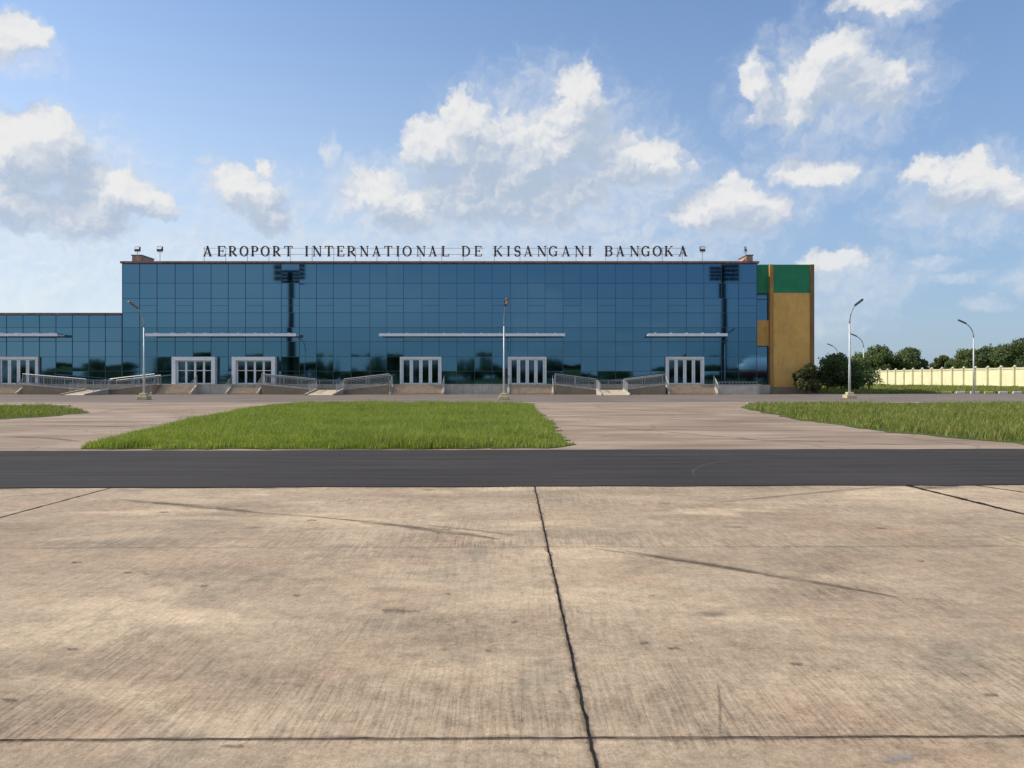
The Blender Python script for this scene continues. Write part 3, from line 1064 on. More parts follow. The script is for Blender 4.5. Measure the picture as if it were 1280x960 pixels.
# ---------------------------------------------------------------- steps and ramps
def rail(name, parent, pts, post_every=1.6, bars=0.14, hgt=1.0, w=0.035):
    """steel railing along a polyline of (x, y, z): posts, two rails and balusters"""
    bm = bmesh.new()
    for a, b in zip(pts, pts[1:]):
        a, b = Vector(a), Vector(b)
        L = (b - a).length
        up = Vector((0, 0, 1))
        bar(bm, a + up * hgt, b + up * hgt, 0.06)
        bar(bm, a + up * 0.12, b + up * 0.12, w)
        bar(bm, a + up * (hgt - 0.16), b + up * (hgt - 0.16), w)
        n = max(1, round(L / post_every))
        for k in range(n + 1):
            p = a.lerp(b, k / n)
            bar(bm, p, p + up * hgt, 0.05)
        n = max(1, int(L / bars))
        for k in range(1, n):
            p = a.lerp(b, k / n)
            bar(bm, p + up * 0.12, p + up * (hgt - 0.16), 0.016)
    return obj(name, bm, M_STEEL, parent)


def steps(p0, p1, label, left_wing=True):
    y0, ns, tread = 81.3, 6, 0.3
    x0, x1 = gx(p0, 81.8), gx(p1, 81.8)
    t = thing('entrance_steps', label, 'steps', ((x0 + x1) / 2, y0, 0), 'tan steps up to the glass entrances')
    bm = bmesh.new()
    prof = []
    for k in range(ns):
        prof += [(y0 + k * tread, PLAT * k / ns), (y0 + k * tread, PLAT * (k + 1) / ns)]
    prof += [(PL_Y - 0.065, PLAT), (PL_Y - 0.065, 0)]
    prism_x(bm, prof, x0, x1)
    obj('flight', bm, M_TAN, t)
    bm = bmesh.new()
    for k in range(ns):
        box(bm, x0 + 0.01, x1 - 0.01, y0 + k * tread - 0.025, y0 + k * tread + 0.05, PLAT * (k + 1) / ns - 0.012, PLAT * (k + 1) / ns + 0.012)
    obj('nosing', bm, M_PLINTH, t)
    for s, x in ((-1, x0), (1, x1)):
        bm = bmesh.new()
        prism_x(bm, [(y0 - 0.25, 0), (PL_Y - 0.065, 0), (PL_Y - 0.065, PLAT + 0.1), (y0 + 1.5, PLAT + 0.1), (y0 - 0.25, 0.2)], x - 0.22 if s < 0 else x + 0.002, x - 0.002 if s < 0 else x + 0.22)
        obj('cheek_wall', bm, M_PLINTH, t)
        xx = x + s * 0.11
        rail('handrail', t, [(xx, y0 - 0.2, 0.2), (xx, y0 + 1.5, PLAT + 0.1)], 0.9, 0.3, 0.9)
    return t


steps(-32, 24, 'tan steps at the far left, below the entrance of the low wing')
steps(194, 240, 'tan steps below the first white framed entrance, left of the dark gap')
steps(287, 323, 'short tan steps below the second white framed entrance')
steps(490, 553, 'wide tan steps below the silver entrance left of the middle lamp')
steps(637, 690, 'tan steps below the silver entrance right of the middle lamp')
steps(836, 894, 'wide tan steps below the last silver entrance near the ochre tower')


def ramp(pl_, la, lb, pr, label):
    ya, yb = 81.2, 82.75
    yf = 76.6
    zl = 0.46
    X = lambda p: gx(p, 81.2)
    x0, xa, xb, x1 = X(pl_), X(la), X(lb), X(pr)
    t = thing('access_ramp', label, 'ramp', ((xa + xb) / 2, ya, 0), 'access ramps between the entrance steps')
    for p, q, zp, zq in ((x0, xa, PLAT, zl), (x1, xb, PLAT, zl)):
        bm = bmesh.new()
        pts = [(p, 0), (q, 0), (q, zq), (p, zp)]
        prism(bm, pts, ya, yb)
        obj('sloped_wall', bm, M_BROWN, t)
        bm = bmesh.new()                                  # pale kerb along the top of the slope
        prism(bm, [(p, zp + 0.003), (q, zq + 0.003), (q, zq + 0.16), (p, zp + 0.16)], ya - 0.05, ya + 0.14)
        obj('kerb_strip', bm, M_KERB, t)
        bm = bmesh.new()
        prism(bm, [(p, zp + 0.003), (q, zq + 0.003), (q, zq + 0.035), (p, zp + 0.035)], ya + 0.143, yb)
        obj('walkway', bm, M_RAMPTOP, t)
        rail('railing', t, [(p, ya + 0.05, zp + 0.16), (q, ya + 0.05, zq + 0.16)], 1.9, 0.16)
        rail('railing', t, [(p, yb - 0.08, zp + 0.03), (q, yb - 0.08, zq + 0.03)], 1.9, 0.16)
    bm = bmesh.new()
    box(bm, min(xa, xb) + 0.002, max(xa, xb) - 0.002, ya, yb, 0, zl + 0.03)
    obj('landing', bm, M_BROWN, t)
    rail('railing', t, [(xa + 0.03, yb - 0.08, zl + 0.03), (xb - 0.03, yb - 0.08, zl + 0.03)], 1.3, 0.16)
    w0, w1 = xa + 0.15, xb - 0.15
    bm = bmesh.new()
    prism_x(bm, [(yf, 0.006), (ya - 0.06, 0.006), (ya - 0.06, zl + 0.02), (yf, 0.03)], w0, w1)
    obj('forward_slope', bm, M_RAMPTOP, t)
    for s, x in ((-1, w0), (1, w1)):
        bm = bmesh.new()
        xi, xo = (x - 0.14, x - 0.002) if s < 0 else (x + 0.002, x + 0.14)
        prism_x(bm, [(yf, 0.0), (ya - 0.06, 0.0), (ya - 0.06, zl + 0.17), (yf, 0.16)], xi, xo)
        obj('kerb_strip', bm, M_KERB, t)
        xm = (xi + xo) / 2
        rail('railing', t, [(xm, yf + 1.6, 0.16 + zl * 0.35), (xm, ya - 0.1, zl + 0.16)], 1.5, 0.22, 0.9)
    return t


ramp(28, 107, 137, 193, 'V-shaped access ramp with railings left of the first white framed entrance')
ramp(327, 395, 430, 486, 'V-shaped access ramp with railings between the white and silver entrances')
ramp(694, 745, 780, 832, 'V-shaped access ramp with railings between the two right-hand silver entrances')

# ---------------------------------------------------------------- roof sign
def arc(cx, cz, rx, rz, a0, a1, n=14):
    return [(cx + rx * math.cos(R(a0 + (a1 - a0) * i / n)), cz + rz * math.sin(R(a0 + (a1 - a0) * i / n))) for i in range(n + 1)]


def stroke(bm, pts, wfun, d):
    """flat pen stroke through (x, z) points, extruded d deep"""
    n = len(pts)
    lf, rt = [], []
    for i in range(n):
        a = Vector(pts[max(i - 1, 0)]); b = Vector(pts[min(i + 1, n - 1)])
        t = (b - a).normalized()
        nn = Vector((-t.y, t.x))
        w = (wfun(i / (n - 1), t) if callable(wfun) else wfun) * 0.5
        p = Vector(pts[i])
        lf.append(p + nn * w); rt.append(p - nn * w)
    for i in range(n - 1):
        q = (lf[i], lf[i + 1], rt[i + 1], rt[i])
        a = [bm.verts.new((v.x, 0, v.y)) for v in q]
        b = [bm.verts.new((v.x, d, v.y)) for v in q]
        bm.faces.new(a); bm.faces.new(b[::-1])
        for k in range(4):
            j = (k + 1) % 4
            bm.faces.new((a[k], b[k], b[j], a[j]))


TH, TN = 0.175, 0.075                     # thick and thin pen widths, letter height 1
pen = lambda t, d: TN + (TH - TN) * abs(d.y) ** 1.5


def glyph(ch, w, d):
    bm = bmesh.new()
    st = lambda pts, ww: stroke(bm, pts, ww, d)
    serif = lambda x, z, l=0.15: st([(x - l, z), (x + l, z)], 0.07)
    e = 0.035
    if ch == 'A':
        st([(0.10, 0), (w * .5, 1)], TN); st([(w * .46, 1), (w - 0.12, 0)], TH); st([(w * .25, .33), (w * .75, .33)], TN)
        serif(0.10, e, .12); serif(w - 0.12, e, .15)
    elif ch in 'ELF':
        st([(.16, 0), (.16, 1)], TH); serif(.16, e); serif(.16, 1 - e)
        if ch == 'E':
            st([(.16, 1 - e), (w - .04, 1 - e)], TN); st([(w - .06, 1), (w - .06, .78)], TN); st([(.16, .52), (w * .7, .52)], TN); st([(w * .7, .4), (w * .7, .64)], TN)
        st([(.16, e), (w - .02, e)], TN); st([(w - .04, 0), (w - .03, .24)], TN)
    elif ch in 'RPB':
        st([(.16, 0), (.16, 1)], TH); serif(.16, e); serif(.16, 1 - e)
        zm = .47 if ch != 'B' else .53
        zc = (1 - e + zm) / 2
        r = (1 - e - zm) / 2
        wb = w - .10 if ch != 'R' else w - .2
        st([(.16, 1 - e), (wb - r, 1 - e)], TN); st(arc(wb - r, zc, r, r, 90, -90), pen); st([(wb - r, zm), (.16, zm)], TN)
        if ch == 'R':
            st([(w * .42, zm), (w - .1, .04)], TH); serif(w - .08, e, .1)
        if ch == 'B':
            r2 = (zm - e) / 2
            st(arc(w - .1 - r2, zm / 2 + e / 2, r2 * 1.1, r2, 90, -90), pen); st([(w - .1 - r2, e), (.16, e)], TN)
    elif ch == 'O':
        st(arc(w / 2, .5, w / 2 - .1, .47, 0, 360, 28), pen)
    elif ch == 'T':
        st([(w / 2, 0), (w / 2, 1)], TH); serif(w / 2, e); st([(.02, 1 - e), (w - .02, 1 - e)], TN)
        st([(.04, 1), (.04, .76)], TN); st([(w - .04, 1), (w - .04, .76)], TN)
    elif ch == 'I':
        st([(w / 2, 0), (w / 2, 1)], TH); serif(w / 2, e); serif(w / 2, 1 - e)
    elif ch == 'N':
        st([(.14, 0), (.14, 1)], TN); st([(w - .12, 0), (w - .12, 1)], TN); st([(.12, 1), (w - .12, 0)], TH)
        serif(.14, e, .12); serif(.1, 1 - e, .12); serif(w - .12, 1 - e, .12)
    elif ch == 'D':
        st([(.16, 0), (.16, 1)], TH); serif(.16, e); serif(.16, 1 - e)
        st([(.16, 1 - e), (w * .42, 1 - e)], TN); st(arc(w * .42, .5, w * .58 - .1, .465, 90, -90), pen); st([(w * .42, e), (.16, e)], TN)
    elif ch == 'K':
        st([(.16, 0), (.16, 1)], TH); serif(.16, e); serif(.16, 1 - e)
        st([(.2, .42), (w - .12, .98)], TN); serif(w - .12, 1 - e, .11); st([(.36, .55), (w - .1, .03)], TH); serif(w - .08, e, .12)
    elif ch == 'S':
        r = .24
        st(arc(w / 2, .73, w / 2 - .1, r, 20, 180, 10) + arc(w / 2, .73, w / 2 - .1, r, 200, 250, 4) + arc(w / 2, .26, w / 2 - .08, r, 70, 20, 4) + arc(w / 2, .26, w / 2 - .08, r, 0, -165, 10),
           lambda t, dd: 0.11 + 0.09 * math.exp(-((t - .5) / .22) ** 2))
        st([(w - .12, .98), (w - .12, .74)], TN); st([(.1, .02), (.1, .26)], TN)
    elif ch == 'G':
        st(arc(w / 2 + .02, .5, w / 2 - .1, .47, 42, 318, 22), pen)
        st([(w - .14, .02), (w - .14, .45)], TH * .8); serif(w - .14, .45, .14); st([(w - .12, .98), (w - .1, .72)], TN)
    return bm


SIGN = [('A', 254.5, 265), ('E', 272, 282), ('R', 286, 296.5), ('O', 299.5, 311), ('P', 314, 323.3), ('O', 325.8, 337.5), ('R', 341, 351), ('T', 355.5, 366),
        ('I', 381, 386), ('N', 391, 402.3), ('T', 406, 416.3), ('E', 421, 430.5), ('R', 434, 445), ('N', 450, 461), ('A', 465.5, 475.8), ('T', 480.5, 490.5), ('I', 495, 500), ('O', 503, 515), ('N', 520.5, 532), ('A', 536, 546), ('L', 552, 561.3),
        ('D', 577, 588), ('E', 593, 602.3),
        ('K', 617, 628), ('I', 633.5, 637.8), ('S', 642.5, 651), ('A', 655, 665.2), ('N', 671.5, 683), ('G', 685.3, 697), ('A', 702, 712.5), ('N', 718.5, 730), ('I', 735, 739.8),
        ('B', 755.7, 765.5), ('A', 770.3, 780.3), ('N', 787.3, 798.8), ('G', 801, 812.3), ('O', 815.5, 827.3), ('K', 830.5, 841), ('A', 848, 858.8)]
YS = 84.25
sign = thing('rooftop_sign', 'brown serif capitals naming the airport on a thin frame along the roof edge', 'sign', (0, YS, ZR[0]))
zb, zt_ = gz(320.6, YS), gz(307.6, YS)
H = zt_ - zb
for ch, p0, p1 in SIGN:
    x0, x1 = gx(p0, YS), gx(p1, YS)
    bm = glyph(ch, (x1 - x0) / H, 0.10)
    bmesh.ops.transform(bm, matrix=Matrix.Translation((x0, YS - 0.1, zb)) @ Matrix.Diagonal((H, 1, H, 1)), verts=bm.verts)
    obj('letter', bm, M_LETTER, sign)
bm = bmesh.new()
zs0 = ZR[0] + 0.26
for p in list(range(255, 605, 27)) + [618, 650, 684, 720, 757, 772, 800, 828, 853]:
    x = gx(p, YS)
    bar(bm, (x, YS + 0.06, zs0), (x, YS + 0.06, zt_ - 0.1), 0.045)
for z in (zb + 0.2 * H, zb + 0.8 * H):
    for a, b_ in ((254, 605), (615, 742), (755, 858)):
        bar(bm, (gx(a, YS), YS + 0.03, z), (gx(b_, YS), YS + 0.03, z), 0.035)
obj('support_frame', bm, M_STEEL, sign)


def roof_light(px, y, label, side=False):
    x = gx(px, y)
    z0 = ZR[0] + (0.27 if y < 85 else 0.13)
    z1 = gz(311.5, y)
    t = thing('roof_floodlight', label, 'floodlight', (x, y, z0), 'floodlights on the terminal roof')
    bm = bmesh.new()
    tube(bm, [(x, y, z0), (x, y, z1 - 0.3)], 0.035, 6)
    box(bm, x - 0.26, x + 0.26, y - 0.03, y + 0.03, z1 - 0.34, z1 - 0.30)
    obj('pole', bm, M_STEEL, t)
    bm = bmesh.new()
    w = 0.10 if side else 0.28
    prism_x(bm, [(y - 0.16, z1 - 0.28), (y + 0.16, z1 - 0.22), (y + 0.14, z1 + 0.28), (y - 0.05, z1 + 0.30), (y - 0.2, z1 - 0.05)], x - w, x + w)
    obj('housing', bm, M_DARKST, t)
    bm = bmesh.new()
    w -= 0.05
    prism_x(bm, [(y - 0.222, z1 - 0.03), (y - 0.212, z1 - 0.03), (y - 0.08, z1 + 0.25), (y - 0.09, z1 + 0.25)], x - w, x + w)
    obj('lens', bm, M_ALU, t)


roof_light(172, 87.5, 'dark floodlight behind the brick hut at the left end of the roof')
roof_light(200, 84.6, 'dark floodlight on a thin pole between the left brick hut and the sign')
roof_light(878, 84.6, 'dark floodlight on a thin pole just right of the roof sign')
roof_light(932, 87.5, 'narrow floodlight seen side-on above the brick hut at the right roof end', True)

# ---------------------------------------------------------------- street lamps
M_POLE = paint('galvanised_pole', (0.58, 0.58, 0.56), 0.5, 0.1, 1.0, metal=0.2)
M_POLE_D = paint('weathered_pole', (0.30, 0.31, 0.32), 0.5, 0.1, 1.0, metal=0.2)
M_BASE = paint('yellowed_footing', (0.60, 0.50, 0.30), 0.85, 0.15, 2.0, dirt=(0.3, 0.25, 0.18), streak=0.5)
M_HEAD = paint('dark_lamp_head', (0.06, 0.065, 0.07), 0.4, 0.2, 2.0)
M_HEADB = paint('rusty_lamp_head', (0.15, 0.10, 0.075), 0.6, 0.2, 2.0)
M_LENS = paint('lamp_lens', (0.65, 0.65, 0.62), 0.3, 0.05)


def lamp(px, y, ztop, ang, label, thick=0.065, head=M_HEAD, reach=0.75, base=True):
    """pole with a bent arm and a flat head; ang is the direction the arm leans, 0 = towards +x"""
    x = gx(px, y)
    t = thing('street_lamp', label, 'street lamp', (x, y, 0), 'street lamps along the terminal road')
    if base:
        bm = bmesh.new()
        box(bm, x - 0.42, x + 0.42, y - 0.42, y + 0.42, 0.0, 0.30)
        box(bm, x - 0.26, x + 0.26, y - 0.26, y + 0.26, 0.303, 0.52)
        bmesh.ops.bevel(bm, geom=bm.edges[:], offset=0.03, segments=1, affect='EDGES')
        obj('footing', bm, M_BASE, t)
    dx_, dy_ = math.cos(ang), math.sin(ang)
    zb_ = ztop - 1.9
    bm = bmesh.new()
    tube(bm, [(x, y, 0.1), (x, y, zb_ * 0.45), (x, y, zb_ * 0.46), (x, y, zb_)], [thick * 1.35, thick * 1.2, thick, thick * 0.85], 10)
    obj('pole', bm, M_POLE, t, True)
    bm = bmesh.new()
    pts = []
    for i in range(9):
        a = R(90) * i / 8 * 0.72
        pts.append((x + dx_ * reach * (1 - math.cos(a)) / (1 - math.cos(R(65))) * 0.75, y + dy_ * reach * (1 - math.cos(a)) / (1 - math.cos(R(65))) * 0.75, zb_ + 1.55 * math.sin(a) / math.sin(R(65))))
    tube(bm, pts, [thick * 0.85 - 0.02 * i / 8 for i in range(9)], 8)
    obj('arm', bm, M_POLE_D, t, True)
    e = Vector(pts[-1]); d = (e - Vector(pts[-2])).normalized()
    d = (d + Vector((dx_, dy_, 0)) * 0.25).normalized()
    sd = Vector((-dy_, dx_, 0))
    up = sd.cross(d) * -1
    if up.z < 0:
        up = -up
    bm = bmesh.new()
    prof = [(-0.1, 0.07), (0.05, 0.12), (0.45, 0.17), (0.72, 0.15), (0.85, 0.05)]
    rings = []
    for s, hw in prof:
        c = e + d * s
        rings.append([bm.verts.new(c + sd * hw * a + up * b) for a, b in ((-1, -0.03), (-0.7, 0.09), (0.7, 0.09), (1, -0.03), (0.6, -0.06), (-0.6, -0.06))])
    for a, b in zip(rings, rings[1:]):
        for k in range(6):
            bm.faces.new((a[k], a[(k + 1) % 6], b[(k + 1) % 6], b[k]))
    bm.faces.new(rings[0][::-1]); bm.faces.new(rings[-1])
    h_ = obj('lamp_head', bm, head, t)
    bm = bmesh.new()
    q = [e + d * s + sd * w + up * -0.068 for s, w in ((0.25, -0.09), (0.7, -0.08), (0.7, 0.08), (0.25, 0.09))]
    q2 = [v + up * 0.006 for v in q]
    a = [bm.verts.new(v) for v in q]; b = [bm.verts.new(v) for v in q2]
    bm.faces.new(a); bm.faces.new(b[::-1])
    for k in range(4):
        bm.faces.new((a[k], b[k], b[(k + 1) % 4], a[(k + 1) % 4]))
    obj('lens', bm, M_LENS, h_)


lamp(180, 60.5, gz(379, 60.5), R(180), 'pale street lamp before the left end of the tall glass front, rusty head', head=M_HEADB)
lamp(630, 60.5, gz(377, 60.5), R(-80), 'pale street lamp in front of the middle of the terminal, facing the apron', head=M_HEADB, reach=0.9)
lamp(1062, 65, gz(376, 65), R(10), 'tall street lamp on a yellowed footing right of the ochre tower, leaning right', 0.08)
lamp(1217, 84, gz(400, 84), R(170), 'street lamp before the yellow boundary wall, arm leaning left', 0.075, base=False, reach=1.1)
lamp(1079.5, 105, gz(417, 105), R(165), 'distant street lamp behind the tall leaning one, left of a round tree', 0.08, base=False, reach=1.2)
lamp(1047.5, 132, gz(429.5, 132), R(165), 'farthest street lamp, only its arm showing above the dark bushes', 0.08, base=False, reach=1.3)

# ---------------------------------------------------------------- boundary wall, kerb stones
M_YWALL = paint('pale_yellow_render', (0.82, 0.74, 0.44), 0.85, 0.07, 0.5, dirt=(0.5, 0.44, 0.27), streak=0.45)
M_YPIL = paint('pale_yellow_pillar', (0.66, 0.60, 0.38), 0.85, 0.1, 0.8, dirt=(0.35, 0.31, 0.2), streak=0.5)
XW = 92.0
bw = thing('boundary_wall', 'long pale yellow perimeter wall with pillars and coping at the right', 'wall', (XW, 165, 0))
WH = 3.75
yb0, bay, nbay = 118.0, 4.0, 27
for k in range(nbay + 1):
    y = yb0 + bay * k
    if k < nbay:
        bm = bmesh.new()
        box(bm, XW, XW + 0.22, y + 0.2, y + bay - 0.2, 0, WH - 0.32)
        obj('panel', bm, M_YWALL, bw)
        bm = bmesh.new()
        box(bm, XW - 0.10, XW + 0.32, y + 0.26, y + bay - 0.26, WH - 0.317, WH)
        obj('coping', bm, M_YPIL, bw)
    bm = bmesh.new()
    box(bm, XW - 0.26, XW + 0.35, y - 0.2, y + 0.2, 0, WH - 0.05)
    box(bm, XW - 0.36, XW + 0.45, y - 0.26, y + 0.26, WH - 0.047, WH + 0.12)
    bmesh.ops.create_uvsphere(bm, u_segments=10, v_segments=6, radius=0.26, matrix=Matrix.Translation((XW + 0.04, y, WH + 0.2)))
    obj('pillar', bm, M_YPIL, bw)

for k in range(12):
    x = 47.5 + k * 1.55
    bm = bmesh.new()
    y = 85.6 - (0.012 * (x - 47))
    box(bm, x, x + 0.95, y, y + 0.2, 0, 0.26)
    bmesh.ops.bevel(bm, geom=bm.edges[:], offset=0.03, segments=1, affect='EDGES')
    o = obj('kerb_stone', bm, M_WHITE if k % 3 else M_YEL)
    tag(o, 'short painted kerb stone in the row edging the grass before the yellow wall', 'kerb stone', 'painted kerb stones beside the right verge')

# ---------------------------------------------------------------- trees and bushes
M_BARK = paint('bark', (0.09, 0.07, 0.05), 0.9, 0.3, 3.0)
M_TREE = [mat_leaf('tree_leaf', (0.075, 0.105, 0.034), (0.185, 0.22, 0.08), None, 0, 0.35, 0.25),
          mat_leaf('dark_tree_leaf', (0.065, 0.095, 0.034), (0.160, 0.195, 0.075), None, 0, 0.3, 0.25),
          mat_leaf('olive_bush_leaf', (0.045, 0.055, 0.018), (0.125, 0.13, 0.045), (0.13, 0.09, 0.035), 0.05, 0.2, 0.5)]


def leaves_mesh(name, blobs, n, size, mat, parent, seed):
    rg = np.random.default_rng(seed)
    B = np.array(blobs, float)                      # cx cy cz rx ry rz
    vol = (B[:, 3] * B[:, 4] * B[:, 5]) ** 0.75
    pick = rg.choice(len(B), n, p=vol / vol.sum())
    d = rg.normal(0, 1, (n, 3))
    d /= np.linalg.norm(d, axis=1)[:, None]
    r = np.clip(rg.beta(4.0, 1.6, n) + rg.normal(0, 0.10, n), 0.1, 1.28)
    # small twigs: leaves gather in clusters
    ph = rg.uniform(0, 6.28, (6, 3)); fr = rg.normal(0, 3.2, (6, 3))
    lump = sum(np.sin(d @ fr[k] + ph[k, 0] + pick * 1.7) for k in range(6)) / 6
    r = r * (1 + 0.26 * lump)
    c = B[pick, :3] + d * r[:, None] * B[pick, 3:]
    s = size * rg.uniform(0.55, 1.35, n)
    nrm = d + rg.normal(0, 0.75, (n, 3))
    nrm /= np.linalg.norm(nrm, axis=1)[:, None]
    a = np.cross(nrm, rg.normal(0, 1, (n, 3)))
    a /= np.linalg.norm(a, axis=1)[:, None]
    b = np.cross(nrm, a)
    V = np.zeros((n, 4, 3), np.float32)
    V[:, 0] = c - a * s[:, None]
    V[:, 1] = c - b * s[:, None] * 0.5
    V[:, 2] = c + a * s[:, None]
    V[:, 3] = c + b * s[:, None] * 0.5
    V[:, :, 2] = np.maximum(V[:, :, 2], 0.03)
    me = bpy.data.meshes.new(name)
    me.vertices.add(n * 4)
    me.vertices.foreach_set('co', V.ravel())
    me.loops.add(n * 4)
    me.loops.foreach_set('vertex_index', np.arange(n * 4, dtype=np.int32))
    me.polygons.add(n)
    me.polygons.foreach_set('loop_start', (np.arange(n) * 4).astype(np.int32))
    me.update(calc_edges=True)
    return link_mesh(name, me, mat, parent)


def trunk_mesh(name, x, y, h, rad, tips, parent, seed):
    rg = random.Random(seed)
    bm = bmesh.new()
    tube(bm, [(x, y, -0.05), (x + rg.uniform(-.05, .05) * h, y, h * 0.5), (x + rg.uniform(-.06, .06) * h, y + rg.uniform(-.05, .05) * h, h)], [rad * 1.35, rad, rad * 0.7], 8)
    for tp in tips:
        a = Vector((x, y, h * rg.uniform(0.75, 0.98)))
        m = a.lerp(Vector(tp), 0.5) + Vector((0, 0, -0.06 * h))
        tube(bm, [a, m, tp], [rad * 0.55, rad * 0.35, rad * 0.12], 6)
    return obj(name, bm, M_BARK, parent)


def tree(x, y, h, r, label, mat, seed, n=7000, size=0.3, low=0.35, name='broadleaf_tree', cat='tree', group='trees beyond the yellow wall', nb=11, flat=0.75):
    rg = random.Random(seed)
    t = thing(name, label, cat, (x, y, 0), group)
    bl = []
    for k in range(nb):
        a = rg.uniform(0, 6.28)
        q = r * math.sqrt(rg.uniform(0, 1)) * 0.72
        zz = h * (low + (1 - low) * rg.uniform(0.12, 0.92) * (1 - 0.42 * (q / r) ** 2))
        s = r * rg.uniform(0.30, 0.52)
        zz = min(zz, h - s * flat * 0.85)
        bl.append((x + q * math.cos(a), y + q * math.sin(a), max(zz, s * flat * 0.8), s, s, s * flat))
    leaves_mesh('crown', bl, n, size, mat, t, seed)
    trunk_mesh('trunk', x, y, h * (low + 0.12), max(0.05, h * 0.022), [b[:3] for b in bl[:6]], t, seed)
    return t


def at(px, py_top, y):
    return gx(px, y), gz(py_top, y)


# bushes beside the tower
for px, top, y, r, lab, mt, sd in (
        (1008, 448, 83.2, 1.5, 'rounded olive bush against the ochre tower, leftmost of the dark bushes', M_TREE[2], 41),
        (1034, 437, 101, 3.0, 'dark dense bush standing right of the ochre tower corner', M_TREE[1], 42),
        (1052, 442, 97, 2.7, 'dark spreading bush directly behind the tall leaning lamp', M_TREE[1], 43),
        (1073, 446, 104, 3.1, 'green bush with drooping fronds left of the yellow wall end', M_TREE[0], 44)):
    x, z = at(px, top, y)
    tree(x, y, z, r, lab, mt, sd, 5200, 0.17, 0.10, 'bush', 'bush', 'bushes beside the ochre tower', 13, 0.9)
# drooping fronds of a small palm-like plant
fx, fy = gx(1086, 100), 100.0
fr_ = thing('palm_plant', 'small palm with long drooping fronds beside the end of the yellow wall', 'palm', (fx, fy, 0))
bm = bmesh.new()
tube(bm, [(fx, fy, 0), (fx + .05, fy, 1.0), (fx, fy, 1.8)], [0.13, 0.10, 0.08], 7)
obj('trunk', bm, M_BARK, fr_)
for k in range(14):
    a = 6.283 * k / 14 + random.uniform(-.2, .2)
    L = random.uniform(1.5, 2.3)
    lift = random.uniform(0.5, 1.2)
    vv, ff = [], []
    ax, ay = math.cos(a), math.sin(a)
    pts = []
    for i in range(11):
        s = i / 10
        pts.append(Vector((fx + ax * L * s, fy + ay * L * s, 1.75 + lift * 2.2 * s * (1 - s) * 1.4 - 0.9 * s * s)))
    for i in range(1, 11):
        for sd in (-1, 1):
            p = pts[i]; w = 0.42 * math.sin(math.pi * min(1, 0.15 + i / 11.5))
            tip = p + Vector((-ay * sd * w + ax * 0.2, ax * sd * w + ay * 0.2, -0.28 * w - 0.05))
            b0 = len(vv)
            q = pts[i - 1].lerp(p, 0.2)
            vv += [tuple(q), tuple(p), tuple(tip)]
            ff.append((b0, b0 + 1, b0 + 2))
    raw('frond', vv, ff, M_TREE[0], fr_)

# trees beyond the wall
far_trees = [
    (1088, 441, 235, 6.5, 'dark tree just right of the lamps, left flank of the round crown group'),
    (1112, 429, 240, 8.0, 'tallest round-crowned tree over the left part of the yellow wall'),
    (1132, 436, 245, 6.0, 'tree on the right shoulder of the round crown group'),
    (1147, 447, 245, 3.8, 'lowest tree at the right foot of the round crown group'),
    (1176, 441, 300, 3.6, 'small tree alone in the gap between the two crown groups'),
    (1195, 446, 290, 3.5, 'low tree left of the lamp before the yellow wall'),
    (1211, 435, 255, 6.2, 'spreading tree directly behind the lamp before the yellow wall'),
    (1236, 433, 250, 6.5, 'broad tree right of the lamp, over the yellow wall'),
    (1257, 435, 245, 6.0, 'tree between the broad crown and the tall crown at the frame edge'),
    (1279, 424, 235, 7.5, 'tall dense tree at the right edge, highest of the right crowns'),
    (1308, 430, 230, 7.0, 'tree only partly inside the frame at the far right'),
]
for i, (px, top, y, r, lab) in enumerate(far_trees):
    x, z = at(px, top, y)
    tree(x, y, z, r, lab, M_TREE[i % 2], 60 + i, 8000, 0.42, 0.30)


def forest(name, pts, h, r, n, size, seed):
    """a far wood that reads as one mass"""
    rg = random.Random(seed)
    bl = []
    for x, y in pts:
        hh = h * rg.uniform(0.6, 1.25)
        for k in range(3):
            s = r * rg.uniform(0.5, 0.9)
            bl.append((x + rg.uniform(-r, r), y + rg.uniform(-r, r), hh * rg.uniform(0.25, 0.75), s, s, hh * 0.32))
    return kind(leaves_mesh(name, bl, n, size, M_TREE[1], None, seed), 'stuff')


# far wood beyond the wall, and the wood behind the camera that the glass mirrors
forest('treeline', [(90 + 9 * k, 420 + 20 * math.sin(k * 1.3)) for k in range(36)], 5.0, 7, 30000, 0.8, 5)
forest('treeline', [(-330 + 9.5 * k, -225 - 30 * math.sin(k * 0.7)) for k in range(70)], 10.5, 8, 70000, 0.9, 6)

# floodlight masts behind the camera, mirrored in the glass
M_MAST = paint('mast_steel', (0.018, 0.018, 0.019), 0.8, 0.1, 1.0, spec=0.1)


def mast(x, y, h, label):
    t = thing('floodlight_mast', label, 'floodlight mast', (x, y, 0), 'tall floodlight masts by the apron')
    bm = bmesh.new()
    tube(bm, [(x, y, 0), (x, y, h * 0.5), (x, y, h)], [0.85, 0.72, 0.6], 10)
    obj('pole', bm, M_MAST, t)
    bm = bmesh.new()
    for z in (h - 2.6, h - 1.2, h + 0.1):
        box(bm, x - 3.8, x + 3.8, y - 0.12, y + 0.12, z, z + 0.2)
    obj('crossarm', bm, M_MAST, t)
    for z in (h - 3.9, h - 2.8, h - 1.7, h - 0.6):
        for k in range(6):
            xx = x - 3.25 + 1.3 * k
            bm = bmesh.new()
            prism_x(bm, [(y + 0.16, z + 0.1), (y + 0.65, z - 0.1), (y + 0.85, z + 0.75), (y + 0.16, z + 0.85)], xx - 0.55, xx + 0.55)
            obj('floodlight', bm, M_MAST, t)


mast(-56, -28, 30.3, 'tall floodlight mast mirrored in the glass over the white framed entrances')
mast(53.5, -28, 30.3, 'tall floodlight mast mirrored in the glass near the ochre tower')

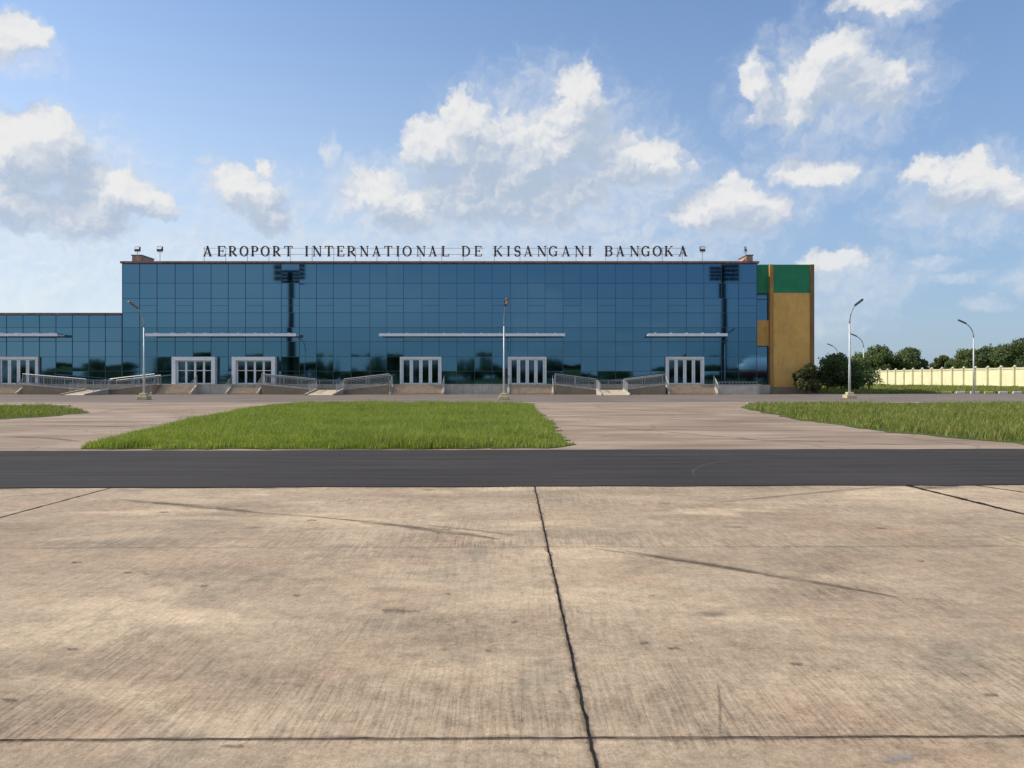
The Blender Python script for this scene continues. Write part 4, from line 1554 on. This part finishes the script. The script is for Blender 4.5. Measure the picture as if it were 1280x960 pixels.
# parked airliner behind the camera on the right, mirrored in the last panes
M_FUSW = paint('white_aircraft_paint', (0.86, 0.87, 0.88), 0.25, 0.03, 0.5)
M_FUSR = paint('burgundy_aircraft_paint', (0.30, 0.04, 0.085), 0.35, 0.1, 0.5)
ax0, ay, az = 55.0, -22.0, 4.7
plane = thing('parked_airliner', 'white airliner with burgundy belly mirrored in the last glass panes', 'aircraft', (ax0 + 14, ay, 0))
prof = [(0, 0.05), (0.35, 0.8), (1.1, 1.55), (2.4, 2.25), (4.2, 2.6), (18, 2.6), (23, 2.0), (28, 0.9), (30, 0.2)]


def hull(up):
    bm = bmesh.new()
    rings = []
    for s_, r_ in prof:
        dz_ = 0.0 if s_ < 18 else (s_ - 18) * 0.085
        rings.append([bm.verts.new((ax0 + s_, ay + r_ * math.cos(a), az + dz_ - 0.3 * (s_ < 2) + r_ * math.sin(a))) for a in [(R(-18) + (R(216) if up else -R(144)) * k / 12) for k in range(13)]])
    for a, b in zip(rings, rings[1:]):
        for k in range(12):
            bm.faces.new((a[k], a[k + 1], b[k + 1], b[k]))
    return bm


obj('fuselage', hull(True), M_FUSW, plane, True)
obj('belly', hull(False), M_FUSR, plane, True)
bm = bmesh.new()
prism(bm, [(ax0 + 22, az + 2.2), (ax0 + 27, az + 6.5), (ax0 + 30, az + 6.5), (ax0 + 28.5, az + 1.5)], ay - 0.15, ay + 0.15)
obj('tail_fin', bm, M_FUSR, plane)
for sgn in (-1, 1):
    bm = bmesh.new()
    v = [(ax0 + 10, ay + sgn * 1.9, az - 1.1), (ax0 + 15, ay + sgn * 1.9, az - 1.1), (ax0 + 19, ay + sgn * 13, az - 0.3), (ax0 + 17.5, ay + sgn * 13, az - 0.3)]
    lo = [bm.verts.new(q) for q in v]
    hi = [bm.verts.new((q[0], q[1], q[2] + (0.35 if i < 2 else 0.12))) for i, q in enumerate(v)]
    bm.faces.new(lo); bm.faces.new(hi[::-1])
    for k in range(4):
        bm.faces.new((lo[k], hi[k], hi[(k + 1) % 4], lo[(k + 1) % 4]))
    obj('wing', bm, M_FUSW, plane)
    bm = bmesh.new()
    tube(bm, [(ax0 + 10.2, ay + sgn * 4.6, az - 1.75), (ax0 + 11, ay + sgn * 4.6, az - 1.75), (ax0 + 13.4, ay + sgn * 4.6, az - 1.7)], [0.75, 0.85, 0.5], 14)
    obj('engine', bm, M_FUSR, plane, True)
bm = bmesh.new()
box(bm, ax0 + 0.9, ax0 + 1.9, ay - 1.0, ay + 1.0, az + 0.9, az + 1.3)
obj('cockpit_window', bm, M_DARKST, plane)
for gx_, gy_ in ((ax0 + 3.5, 0), (ax0 + 14, -2.4), (ax0 + 14, 2.4)):
    bm = bmesh.new()
    tube(bm, [(gx_, ay + gy_, 0.5), (gx_, ay + gy_, az - 1.2)], 0.12, 8)
    tube(bm, [(gx_, ay + gy_ - 0.25, 0.5), (gx_, ay + gy_ + 0.25, 0.5)], 0.5, 14)
    obj('landing_gear', bm, M_DARKST, plane)
